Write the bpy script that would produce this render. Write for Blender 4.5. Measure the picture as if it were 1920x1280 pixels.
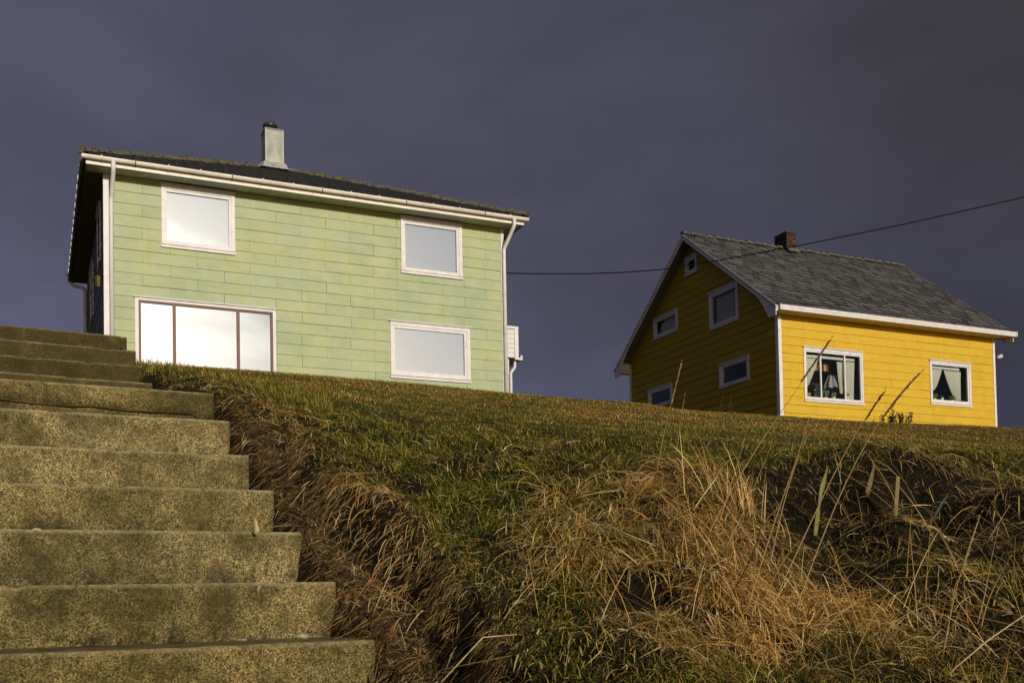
import bpy, bmesh, math, random
import numpy as np
from mathutils import Matrix, Vector

random.seed(7)
RNG = np.random.default_rng(11)
scene = bpy.context.scene
for o in list(bpy.data.objects):
    bpy.data.objects.remove(o)
COL = scene.collection
rad = math.radians

# ------------------------------------------------------------------ camera
cd = bpy.data.cameras.new('camera')
cam = bpy.data.objects.new('camera', cd)
COL.objects.link(cam)
cd.sensor_width = 36.0
cd.lens = 1977.0 / 1920.0 * 36.0
cd.shift_y = (1057.35 - 640.0) / 1920.0          # rising-front lens, verticals stay upright
cd.clip_start = 0.05
cd.clip_end = 3000.0
RC = ((0.999817, 0.0006, -0.019101), (-0.01911, 0.031405, -0.999324), (0.0, 0.999507, 0.031411))
cam.matrix_world = Matrix(((RC[0][0], -RC[1][0], -RC[2][0], 0),
                           (RC[0][1], -RC[1][1], -RC[2][1], 0),
                           (RC[0][2], -RC[1][2], -RC[2][2], 0), (0, 0, 0, 1)))
scene.camera = cam

# ------------------------------------------------------------------ light and sky
SUN_AZ = 26.6       # degrees to the right of straight behind the camera
SUN_EL = 15.0
SUN_STR = 3.6
SKY_STR = 0.05
sdir = Vector((math.sin(rad(SUN_AZ)) * math.cos(rad(SUN_EL)), -math.cos(rad(SUN_AZ)) * math.cos(rad(SUN_EL)), math.sin(rad(SUN_EL))))
sl = bpy.data.lights.new('sun', 'SUN')
sl.energy = SUN_STR
sl.angle = rad(0.6)
sl.color = (1.0, 0.92, 0.80)
sun = bpy.data.objects.new('sun', sl)
COL.objects.link(sun)
sun.rotation_euler = (-sdir).to_track_quat('-Z', 'Y').to_euler()

world = bpy.data.worlds.new('World')
scene.world = world
world.use_nodes = True
nt = world.node_tree
nt.nodes.clear()
wout = nt.nodes.new('ShaderNodeOutputWorld')
wbg = nt.nodes.new('ShaderNodeBackground')
wsky = nt.nodes.new('ShaderNodeTexSky')
wsky.sky_type = 'NISHITA'
wsky.sun_disc = False
wsky.sun_elevation = rad(SUN_EL)
wsky.sun_rotation = math.atan2(sdir.x, sdir.y)
wsky.dust_density = 2.0
wtc = nt.nodes.new('ShaderNodeTexCoord')
wsep = nt.nodes.new('ShaderNodeSeparateXYZ')
nt.links.new(wtc.outputs['Generated'], wsep.inputs[0])
def wmr(src, a, b, c, d, smooth=True):
    m = nt.nodes.new('ShaderNodeMapRange')
    m.interpolation_type = 'SMOOTHSTEP' if smooth else 'LINEAR'
    m.inputs[1].default_value = a; m.inputs[2].default_value = b
    m.inputs[3].default_value = c; m.inputs[4].default_value = d
    nt.links.new(src, m.inputs[0])
    return m.outputs[0]
def wmix(fac, a, b):
    m = nt.nodes.new('ShaderNodeMix'); m.data_type = 'RGBA'
    for s, v in ((m.inputs['Factor'], fac), (m.inputs['A'], a), (m.inputs['B'], b)):
        if isinstance(v, (tuple, list)): s.default_value = (*v, 1)
        elif isinstance(v, float): s.default_value = v
        else: nt.links.new(v, s)
    return m.outputs['Result']
# the storm bank: blue slate to the left and low, brownish slate to the right
wn = nt.nodes.new('ShaderNodeTexNoise')
wn.inputs['Scale'].default_value = 2.6; wn.inputs['Detail'].default_value = 5.0; wn.inputs['Roughness'].default_value = 0.5
wmp = nt.nodes.new('ShaderNodeMapping'); wmp.inputs['Scale'].default_value = (1.0, 1.0, 1.9); wmp.inputs['Rotation'].default_value = (0, 0.5, 0)
nt.links.new(wtc.outputs['Generated'], wmp.inputs[0]); nt.links.new(wmp.outputs[0], wn.inputs['Vector'])
wadd = nt.nodes.new('ShaderNodeMath'); wadd.operation = 'MULTIPLY_ADD'
nt.links.new(wn.outputs[0], wadd.inputs[0]); wadd.inputs[1].default_value = 0.85
nt.links.new(wsep.outputs[0], wadd.inputs[2])
cx = wmr(wadd.outputs[0], -0.10, 0.86, 0, 1, False)
storm_hi = wmix(cx, (0.094, 0.096, 0.155), (0.045, 0.042, 0.052))
storm_lo = wmix(cx, (0.134, 0.139, 0.228), (0.043, 0.042, 0.067))
cz = wmr(wsep.outputs[2], 0.10, 0.42, 0, 1)
storm = wmix(cz, storm_lo, storm_hi)
wsc = nt.nodes.new('ShaderNodeVectorMath'); wsc.operation = 'SCALE'; wsc.inputs['Scale'].default_value = SKY_STR
nt.links.new(wsky.outputs[0], wsc.inputs[0])
# the bank breaks towards the low sun behind the camera, where the sky is clear
wdot = nt.nodes.new('ShaderNodeVectorMath'); wdot.operation = 'DOT_PRODUCT'
nt.links.new(wtc.outputs['Generated'], wdot.inputs[0]); wdot.inputs[1].default_value = (math.sin(rad(SUN_AZ)), -math.cos(rad(SUN_AZ)), 0.0)
wy = nt.nodes.new('ShaderNodeMath'); wy.operation = 'MULTIPLY_ADD'
nt.links.new(wn.outputs[0], wy.inputs[0]); wy.inputs[1].default_value = -0.25; nt.links.new(wdot.outputs['Value'], wy.inputs[2])
clear = wmr(wy.outputs[0], 0.22, 0.72, 0, 1)
# broken cloud: soft light and dark patches in the bank and in the bright gap
wn2 = nt.nodes.new('ShaderNodeTexNoise'); wn2.inputs['Scale'].default_value = 4.2; wn2.inputs['Detail'].default_value = 6.0; wn2.inputs['Roughness'].default_value = 0.58; wn2.inputs['Distortion'].default_value = 0.4
wmp2 = nt.nodes.new('ShaderNodeMapping'); wmp2.inputs['Scale'].default_value = (1.0, 1.0, 2.4); wmp2.inputs['Rotation'].default_value = (0.2, 0.45, 0.3)
nt.links.new(wtc.outputs['Generated'], wmp2.inputs[0]); nt.links.new(wmp2.outputs[0], wn2.inputs['Vector'])
def wscale(colour, fac):
    k = nt.nodes.new('ShaderNodeVectorMath'); k.operation = 'SCALE'; nt.links.new(colour, k.inputs[0]); nt.links.new(fac, k.inputs['Scale']); return k.outputs[0]
storm = wscale(storm, wmr(wn2.outputs[0], 0.30, 0.70, 0.92, 1.12))
gap_sky = wscale(wsc.outputs[0], wmr(wn2.outputs[0], 0.38, 0.62, 0.70, 1.25))
wfin = wmix(clear, storm, gap_sky)
nt.links.new(wfin, wbg.inputs['Color'])
wbg.inputs['Strength'].default_value = 1.0
nt.links.new(wbg.outputs[0], wout.inputs['Surface'])

vs = scene.view_settings
vs.view_transform = 'Standard'
vs.look = 'None'
vs.exposure = 0.0
vs.gamma = 1.0
vs.use_curve_mapping = False
scene.render.engine = 'CYCLES'
scene.cycles.max_bounces = 6
scene.cycles.transparent_max_bounces = 8

# ------------------------------------------------------------------ helpers
def tag(o, label=None, cat=None, group=None, kind=None):
    for k, v in (('label', label), ('category', cat), ('group', group), ('kind', kind)):
        if v: o[k] = v
    return o

def empty(name, loc, rz=0.0):
    o = bpy.data.objects.new(name, None)
    COL.objects.link(o)
    o.location = loc
    o.rotation_euler = (0, 0, rz)
    o.empty_display_size = 0.2
    return o

def link(name, me, parent=None):
    o = bpy.data.objects.new(name, me)
    COL.objects.link(o)
    if parent is not None: o.parent = parent
    return o

class MB:
    def __init__(s, dz=0.0):
        s.v = []; s.f = []; s.dz = dz
    def add(s, vs, fs):
        n = len(s.v)
        s.v += [(p[0], p[1], p[2] - s.dz) for p in vs]
        s.f += [tuple(i + n for i in q) for q in fs]
        return s
    def box(s, a, b):
        x0, y0, z0 = a; x1, y1, z1 = b
        return s.add([(x0, y0, z0), (x1, y0, z0), (x1, y1, z0), (x0, y1, z0), (x0, y0, z1), (x1, y0, z1), (x1, y1, z1), (x0, y1, z1)],
                     [(0, 3, 2, 1), (4, 5, 6, 7), (0, 1, 5, 4), (1, 2, 6, 5), (2, 3, 7, 6), (3, 0, 4, 7)])
    def loft(s, rings, cap=True, closed=True):
        n = len(rings[0]); vs = [p for r in rings for p in r]; fs = []
        m = n if closed else n - 1
        for k in range(len(rings) - 1):
            for i in range(m):
                j = (i + 1) % n
                fs.append((k * n + i, k * n + j, (k + 1) * n + j, (k + 1) * n + i))
        if cap and closed:
            fs.append(tuple(range(n))[::-1]); fs.append(tuple((len(rings) - 1) * n + i for i in range(n)))
        return s.add(vs, fs)
    def tube(s, pts, r, n=8, cap=True):
        pts = [Vector(p) for p in pts]
        rs = r if isinstance(r, (list, tuple)) else [r] * len(pts)
        rings = []; up = None
        for i, p in enumerate(pts):
            t = (pts[min(i + 1, len(pts) - 1)] - pts[max(i - 1, 0)]).normalized()
            if up is None:
                up = Vector((0, 0, 1)) if abs(t.z) < 0.9 else Vector((1, 0, 0))
            a = (up - t * up.dot(t)).normalized(); b = t.cross(a); up = a
            rings.append([tuple(p + (a * math.cos(2 * math.pi * k / n + math.pi / n) + b * math.sin(2 * math.pi * k / n + math.pi / n)) * rs[i]) for k in range(n)])
        return s.loft(rings, cap)
    def lathe(s, c, prof, n=16):
        rings = [[(c[0] + r * math.cos(2 * math.pi * k / n), c[1] + r * math.sin(2 * math.pi * k / n), c[2] + z) for k in range(n)] for r, z in prof]
        return s.loft(rings)
    def build(s, name, mat, parent=None, smooth=False, recalc=True, bevel=0.0):
        me = bpy.data.meshes.new(name)
        me.from_pydata(s.v, [], s.f)
        if recalc or bevel:
            bm = bmesh.new(); bm.from_mesh(me)
            if bevel:
                bmesh.ops.bevel(bm, geom=[e for e in bm.edges], offset=bevel, segments=1, affect='EDGES')
            bmesh.ops.recalc_face_normals(bm, faces=bm.faces)
            bm.to_mesh(me); bm.free()
        me.materials.append(mat)
        if smooth:
            me.polygons.foreach_set('use_smooth', [True] * len(me.polygons))
        return link(name, me, parent)

# ------------------------------------------------------------------ materials
class NM:
    """small node builder for one Principled material"""
    def __init__(s, name, rough=0.6, spec=0.3, metal=0.0):
        s.m = bpy.data.materials.new(name); s.m.use_nodes = True
        s.t = s.m.node_tree; s.b = s.t.nodes['Principled BSDF']
        s.b.inputs['Roughness'].default_value = rough
        s.b.inputs['Specular IOR Level'].default_value = spec
        s.b.inputs['Metallic'].default_value = metal
        s._c = None
    def n(s, t): return s.t.nodes.new(t)
    def l(s, a, b): s.t.links.new(a, b)
    def put(s, sock, v):
        if isinstance(v, (int, float)): sock.default_value = v
        elif isinstance(v, (tuple, list)): sock.default_value = (*v, 1) if len(v) == 3 and sock.type == 'RGBA' else v
        else: s.l(v, sock)
    def coord(s, obj=None):
        tc = s.n('ShaderNodeTexCoord')
        if obj is not None: tc.object = obj
        s._c = tc.outputs['Object']; return s._c
    def geo(s):
        g = s.n('ShaderNodeNewGeometry'); s._c = g.outputs['Position']; return s._c
    def scaled(s, sc):
        m = s.n('ShaderNodeMapping'); m.inputs['Scale'].default_value = sc; s.l(s._c, m.inputs[0]); return m.outputs[0]
    def noise(s, scale, detail=3.0, rough=0.55, vec=None, dist=0.0):
        k = s.n('ShaderNodeTexNoise'); k.inputs['Scale'].default_value = scale; k.inputs['Detail'].default_value = detail
        k.inputs['Roughness'].default_value = rough; k.inputs['Distortion'].default_value = dist
        s.l(vec if vec is not None else s._c, k.inputs['Vector']); return k.outputs[0]
    def vor(s, scale, out='Distance', feat='F1', vec=None):
        k = s.n('ShaderNodeTexVoronoi'); k.feature = feat; k.inputs['Scale'].default_value = scale
        s.l(vec if vec is not None else s._c, k.inputs['Vector']); return k.outputs[out]
    def mr(s, src, a, b, c=0.0, d=1.0):
        k = s.n('ShaderNodeMapRange'); s.l(src, k.inputs[0])
        for i, v in enumerate((a, b, c, d)): k.inputs[i + 1].default_value = v
        return k.outputs[0]
    def mix(s, fac, a, b, blend='MIX'):
        k = s.n('ShaderNodeMix'); k.data_type = 'RGBA'; k.blend_type = blend
        s.put(k.inputs['Factor'], fac); s.put(k.inputs['A'], a); s.put(k.inputs['B'], b); return k.outputs['Result']
    def math(s, op, a, b=0.0):
        k = s.n('ShaderNodeMath'); k.operation = op; s.put(k.inputs[0], a); s.put(k.inputs[1], b); return k.outputs[0]
    def rnd(s): return s.n('ShaderNodeObjectInfo').outputs['Random']
    def bump(s, h, strength=0.3, dist=0.01):
        k = s.n('ShaderNodeBump'); k.inputs['Strength'].default_value = strength; k.inputs['Distance'].default_value = dist
        s.l(h, k.inputs['Height']); s.l(k.outputs[0], s.b.inputs['Normal'])
    def col(s, c): s.put(s.b.inputs['Base Color'], c); return s
    def rough(s, c): s.put(s.b.inputs['Roughness'], c); return s

M = {}
def simple(name, c, rough=0.6, var=0.12, scale=8.0, spec=0.3, metal=0.0, bump=0.0):
    k = NM(name, rough, spec, metal); k.coord()
    d = tuple(x * (1 - 2.2 * var) for x in c); h = tuple(min(1, x * (1 + var)) for x in c)
    k.col(k.mix(k.mr(k.noise(scale, 5), 0.3, 0.7), d, h))
    if bump: k.bump(k.noise(scale * 6, 4), bump, 0.005)
    M[name] = k.m
    return k

simple('white_paint', (0.60, 0.575, 0.57), 0.5, 0.06, 5.0)
simple('grey_white', (0.50, 0.48, 0.475), 0.5, 0.08, 5.0)
simple('soffit_green', (0.40, 0.42, 0.27), 0.6, 0.08, 4.0)
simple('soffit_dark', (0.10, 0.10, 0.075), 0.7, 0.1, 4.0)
simple('soffit_yellow', (0.50, 0.36, 0.07), 0.6, 0.08, 4.0)
simple('brown_wood', (0.12, 0.045, 0.025), 0.5, 0.15, 12.0)
simple('dark_red', (0.07, 0.012, 0.010), 0.5, 0.15, 12.0)
simple('dark_metal', (0.035, 0.03, 0.026), 0.35, 0.1, 12.0, 0.5)
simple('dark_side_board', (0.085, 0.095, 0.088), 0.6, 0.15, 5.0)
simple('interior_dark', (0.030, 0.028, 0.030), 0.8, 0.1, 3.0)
simple('nail_grey', (0.10, 0.10, 0.08), 0.7, 0.1, 9.0)
simple('cable_black', (0.004, 0.004, 0.005), 0.9, 0.1, 3.0, 0.05)
simple('lead', (0.34, 0.33, 0.31), 0.5, 0.2, 9.0, 0.4, 0.0, 0.4)
simple('terracotta', (0.36, 0.19, 0.09), 0.7, 0.1, 30.0)
simple('cream_pot', (0.55, 0.52, 0.40), 0.5, 0.1, 30.0)
simple('plant_green', (0.17, 0.24, 0.09), 0.6, 0.2, 40.0)
simple('plant_dark', (0.03, 0.045, 0.018), 0.6, 0.2, 40.0)
simple('pink_petal', (0.50, 0.14, 0.22), 0.6, 0.2, 40.0)
simple('white_petal', (0.60, 0.58, 0.52), 0.6, 0.1, 40.0)
simple('lace', (0.52, 0.50, 0.42), 0.8, 0.12, 60.0)
simple('lamp_fabric', (0.30, 0.295, 0.28), 0.8, 0.15, 22.0)
simple('amber_stripe', (0.55, 0.27, 0.07), 0.8, 0.1, 30.0)
simple('dark_stripe', (0.10, 0.045, 0.02), 0.8, 0.1, 30.0)
simple('stake_wood', (0.20, 0.15, 0.06), 0.8, 0.2, 40.0)
simple('leaf_olive', (0.15, 0.15, 0.03), 0.6, 0.2, 40.0)
simple('leaf_brown', (0.13, 0.085, 0.03), 0.7, 0.2, 40.0)
simple('stem_dry', (0.34, 0.23, 0.09), 0.7, 0.15, 40.0)
simple('stem_dark', (0.045, 0.028, 0.016), 0.7, 0.15, 40.0)
simple('seed_red', (0.075, 0.028, 0.018), 0.8, 0.2, 60.0)
simple('seed_pale', (0.42, 0.32, 0.17), 0.8, 0.2, 60.0)
simple('shrub_leaf', (0.035, 0.030, 0.018), 0.7, 0.3, 30.0)
simple('stone_chip', (0.40, 0.36, 0.26), 0.8, 0.25, 40.0, 0.2, 0.0, 0.4)
simple('lamp_shell', (0.50, 0.52, 0.48), 0.45, 0.08, 30.0)
simple('lantern_glass', (0.10, 0.075, 0.012), 0.6, 0.2, 20.0, 0.2)
simple('lantern_iron', (0.012, 0.011, 0.010), 0.8, 0.1, 12.0, 0.1)

def rust_gutter():
    k = NM('gutter_paint', 0.45, 0.35); k.coord()
    c = k.mix(k.mr(k.noise(4, 5), 0.35, 0.7), (0.56, 0.51, 0.43), (0.70, 0.66, 0.60))
    r = k.mr(k.noise(11, 6, 0.7), 0.62, 0.70)
    k.col(k.mix(r, c, (0.22, 0.09, 0.025)))
    M['gutter_paint'] = k.m
rust_gutter()
simple('rust', (0.20, 0.085, 0.03), 0.7, 0.3, 30.0)

def pane_green(name, wav):
    # coated double glazing: mirrors the bright sky behind the viewer
    k = NM(name, 0.03, 0.5, 1.0); k.coord(); k.col((0.68, 0.76, 0.92) if wav else ((0.38, 0.455, 0.60) if name == 'pane_low' else (0.66, 0.78, 0.99)))
    if wav:
        v = k.scaled((1.0, 1.0, 3.2))
        k.bump(k.noise(24, 4, 0.65, v), 0.10, 0.012)
        k.rough(0.05)
    else:
        k.bump(k.noise(1.3, 2), 0.02, 0.02)
    M[name] = k.m
pane_green('pane_mirror', False)
pane_green('pane_wavy', True)
pane_green('pane_low', False)

def pane_clear():
    m = bpy.data.materials.new('pane_clear'); m.use_nodes = True; t = m.node_tree; t.nodes.clear()
    o = t.nodes.new('ShaderNodeOutputMaterial'); mx = t.nodes.new('ShaderNodeMixShader')
    tr = t.nodes.new('ShaderNodeBsdfTransparent'); tr.inputs[0].default_value = (0.93, 0.95, 0.945, 1)
    gl = t.nodes.new('ShaderNodeBsdfGlossy'); gl.inputs['Roughness'].default_value = 0.02
    lw = t.nodes.new('ShaderNodeLayerWeight'); pw = t.nodes.new('ShaderNodeMath'); pw.operation = 'POWER'; pw.inputs[1].default_value = 5.0
    ma = t.nodes.new('ShaderNodeMath'); ma.operation = 'MULTIPLY_ADD'; ma.inputs[1].default_value = 0.95; ma.inputs[2].default_value = 0.018
    t.links.new(lw.outputs['Facing'], pw.inputs[0]); t.links.new(pw.outputs[0], ma.inputs[0]); t.links.new(ma.outputs[0], mx.inputs[0]); t.links.new(tr.outputs[0], mx.inputs[1]); t.links.new(gl.outputs[0], mx.inputs[2])
    t.links.new(mx.outputs[0], o.inputs[0])
    M['pane_clear'] = m
pane_clear()

def board_paint(name, house, cols, stain, stain_amt):
    """painted fibre-cement siding: each board its own tint, weather blotches across them"""
    k = NM(name, 0.62, 0.25); k.coord(house)
    a, b, c, d = cols
    base = k.mix(k.rnd(), a, b)
    base = k.mix(k.mr(k.noise(0.75, 5, 0.62), 0.44, 0.62), base, c)
    base = k.mix(k.math('MULTIPLY', k.mr(k.noise(2.3, 5, 0.65), 0.44, 0.72), 0.55), base, d)
    v = k.scaled((0.6, 0.6, 3.0))
    st = k.mr(k.noise(3.2, 6, 0.7, v), 0.52, 0.80)
    base = k.mix(k.math('MULTIPLY', st, stain_amt), base, stain)
    run = k.scaled((9.0, 9.0, 0.5))
    base = k.mix(k.math('MULTIPLY', k.mr(k.noise(1.0, 5, 0.65, run), 0.55, 0.75), stain_amt * 0.45), base, stain)
    base = k.mix(k.math('MULTIPLY', k.mr(k.noise(17, 5, 0.75), 0.62, 0.70), 0.28), base, d)
    k.col(base)
    k.bump(k.noise(55, 4), 0.10, 0.004)
    M[name] = k.m

def slate_mat(name, a, b, lichen):
    k = NM(name, 0.7, 0.3); k.coord()
    at = k.n('ShaderNodeAttribute'); at.attribute_name = 'tint'
    c = k.mix(at.outputs['Fac'], a, b)
    c = k.mix(k.mr(k.noise(14, 5, 0.7), 0.5, 0.75), c, tuple(x * 1.15 for x in b))
    c = k.mix(k.math('MULTIPLY', k.mr(k.noise(3, 5, 0.7), 0.60, 0.72), 0.45), c, lichen)
    k.col(c); k.bump(k.noise(40, 4), 0.3, 0.006)
    M[name] = k.m
slate_mat('slate', (0.045, 0.043, 0.043), (0.135, 0.127, 0.125), (0.19, 0.185, 0.17))
slate_mat('roof_dark', (0.008, 0.008, 0.008), (0.034, 0.032, 0.030), (0.07, 0.07, 0.055))
def moss_tile():
    k = NM('ridge_tile', 0.8, 0.2); k.coord()
    c = k.mix(k.mr(k.noise(9, 5, 0.7), 0.35, 0.65), (0.035, 0.032, 0.028), (0.15, 0.145, 0.125))
    k.col(k.mix(k.mr(k.noise(5, 5, 0.7), 0.52, 0.62), c, (0.15, 0.13, 0.025)))
    k.bump(k.noise(30, 5), 0.5, 0.02)
    M['ridge_tile'] = k.m
moss_tile()
def brick_mat():
    k = NM('brick', 0.85, 0.2); k.coord()
    c = k.mix(k.rnd(), (0.050, 0.018, 0.010), (0.022, 0.012, 0.009))
    k.col(k.mix(k.mr(k.noise(18, 5, 0.7), 0.60, 0.68), c, (0.42, 0.36, 0.28)))
    k.bump(k.noise(60, 4), 0.4, 0.006)
    M['brick'] = k.m
brick_mat()
simple('mortar', (0.09, 0.075, 0.055), 0.9, 0.2, 30.0)
def zinc():
    k = NM('zinc_cladding', 0.5, 0.4); k.coord()
    c = k.mix(k.mr(k.noise(3.5, 5, 0.6), 0.35, 0.7), (0.25, 0.255, 0.215), (0.37, 0.375, 0.33))
    k.col(c); k.bump(k.noise(9, 3), 0.12, 0.02)
    M['zinc_cladding'] = k.m
zinc()

def concrete(name, moss):
    """old cast concrete with its aggregate showing, algae-stained"""
    k = NM(name, 0.9, 0.15); k.geo()
    big = k.noise(2.1, 6, 0.66)
    mid = k.noise(9, 6, 0.7)
    fine = k.noise(190, 5, 0.8)
    grit = k.noise(52, 4, 0.75)
    c = k.mix(k.mr(fine, 0.42, 0.59), (0.036, 0.027, 0.008), (0.60, 0.455, 0.180))
    c = k.mix(k.math('MULTIPLY', k.mr(grit, 0.50, 0.60), 0.55), c, (0.066, 0.050, 0.018))
    wv = k.n('ShaderNodeVectorMath'); wv.operation = 'ADD'; k.l(k._c, wv.inputs[0])
    nv = k.n('ShaderNodeTexNoise'); nv.inputs['Scale'].default_value = 60; k.l(k._c, nv.inputs['Vector'])
    nsc = k.n('ShaderNodeVectorMath'); nsc.operation = 'SCALE'; nsc.inputs['Scale'].default_value = 0.012; k.l(nv.outputs['Color'], nsc.inputs[0]); k.l(nsc.outputs[0], wv.inputs[1])
    pv = wv.outputs[0]
    sp = k.n('ShaderNodeSeparateColor'); k.l(k.vor(120, 'Color', vec=pv), sp.inputs[0])
    pd = k.vor(120, vec=pv)
    light = k.math('MULTIPLY', k.mr(sp.outputs[0], 0.80, 0.90), k.mr(pd, 0.48, 0.25))
    c = k.mix(k.math('MULTIPLY', light, 0.75), c, (0.55, 0.45, 0.27))
    dark = k.math('MULTIPLY', k.mr(sp.outputs[1], 0.82, 0.92), k.mr(pd, 0.50, 0.20))
    c = k.mix(k.math('MULTIPLY', dark, 0.85), c, (0.014, 0.010, 0.005))
    c = k.mix(k.math('MULTIPLY', k.mr(mid, 0.46, 0.66), 0.75), c, (0.085, 0.062, 0.018))
    c = k.mix(k.math('MULTIPLY', k.mr(big, 0.44 - moss * 0.30, 0.60 - moss * 0.25), 0.72 + 0.12 * moss), c, (0.045, 0.034, 0.010))
    c = k.mix(k.math('MULTIPLY', k.mr(k.noise(5.3, 6, 0.75), 0.58, 0.70), 0.45), c, (0.27, 0.195, 0.060))
    c = k.mix(k.math('MULTIPLY', k.mr(k.noise(5.1, 7, 0.78), 0.58, 0.68), 0.6), c, (0.028, 0.026, 0.010))
    wa = k.n('ShaderNodeAttribute'); wa.attribute_name = 'wear'; pt = wa.outputs['Fac']
    da = k.n('ShaderNodeAttribute'); da.attribute_name = 'dirt'
    c = k.mix(k.math('MULTIPLY', da.outputs['Fac'], k.mr(k.noise(13, 6, 0.75), 0.46, 0.62, 0.0, 0.9)), c, (0.018, 0.016, 0.007))   # moss and mud lodged at the foot of the risers
    c = k.mix(k.math('MULTIPLY', pt, k.mr(k.noise(34, 6, 0.75), 0.36, 0.60, 0.15, 0.9 - 0.3 * moss)), c, (0.56, 0.45, 0.24))   # worn arris
    wh = k.math('MULTIPLY', k.mr(k.noise(17, 5, 0.75), 0.68, 0.73), 0.75)
    c = k.mix(wh, c, (0.48, 0.44, 0.33))
    sv = k.scaled((9.0, 9.0, 1.3))
    c = k.mix(k.math('MULTIPLY', k.mr(k.noise(1.0, 5, 0.7, sv), 0.54, 0.74), 0.42), c, (0.050, 0.039, 0.014))      # run-off streaks
    hv = k.n('ShaderNodeHueSaturation'); k.l(c, hv.inputs['Color']); k.l(k.mr(k.rnd(), 0.0, 1.0, 0.88, 1.18), hv.inputs['Value']); k.l(k.mr(k.rnd(), 0.0, 1.0, 1.04, 0.92), hv.inputs['Saturation'])
    c = hv.outputs[0]
    k.col(c)
    h = k.math('ADD', k.math('MULTIPLY', fine, 0.9), k.math('MULTIPLY', k.mr(pd, 0.6, 0.0), 0.35))
    h = k.math('ADD', h, k.math('MULTIPLY', grit, 1.0))
    h = k.math('ADD', h, k.math('MULTIPLY', mid, 1.2))
    k.bump(h, 0.9, 0.012)
    M[name] = k.m
concrete('concrete', 0.0)
concrete('concrete_mossy', 1.0)

def grass_mat(name, transl):
    m = bpy.data.materials.new(name); m.use_nodes = True; t = m.node_tree; b = t.nodes['Principled BSDF']
    at = t.nodes.new('ShaderNodeAttribute'); at.attribute_name = 'Col'
    b.inputs['Roughness'].default_value = 0.55; b.inputs['Specular IOR Level'].default_value = 0.25
    t.links.new(at.outputs['Color'], b.inputs['Base Color'])
    tr = t.nodes.new('ShaderNodeBsdfTranslucent'); t.links.new(at.outputs['Color'], tr.inputs['Color'])
    mx = t.nodes.new('ShaderNodeMixShader'); mx.inputs[0].default_value = transl
    o = t.nodes['Material Output']
    t.links.new(b.outputs[0], mx.inputs[1]); t.links.new(tr.outputs[0], mx.inputs[2]); t.links.new(mx.outputs[0], o.inputs[0])
    M[name] = m
grass_mat('grass_blade', 0.22)
def soil():
    k = NM('soil', 0.95, 0.1); k.geo()
    c = k.mix(k.mr(k.noise(9, 6, 0.7), 0.35, 0.7), (0.004, 0.003, 0.002), (0.016, 0.011, 0.006))
    c = k.mix(k.math('MULTIPLY', k.mr(k.noise(60, 4, 0.7), 0.5, 0.7), 0.35), c, (0.06, 0.037, 0.016))
    # thatch of old grass on the lawn farther up
    sx = k.n('ShaderNodeSeparateXYZ'); k.l(k._c, sx.inputs[0])
    far = k.mr(sx.outputs[1], 4.5, 9.0)
    th = k.mix(k.mr(k.noise(2.5, 6, 0.7), 0.38, 0.66), (0.040, 0.034, 0.010), (0.16, 0.10, 0.026))
    k.col(k.mix(far, c, th))
    k.bump(k.noise(40, 5, 0.7), 0.6, 0.03)
    M['soil'] = k.m
soil()

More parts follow.
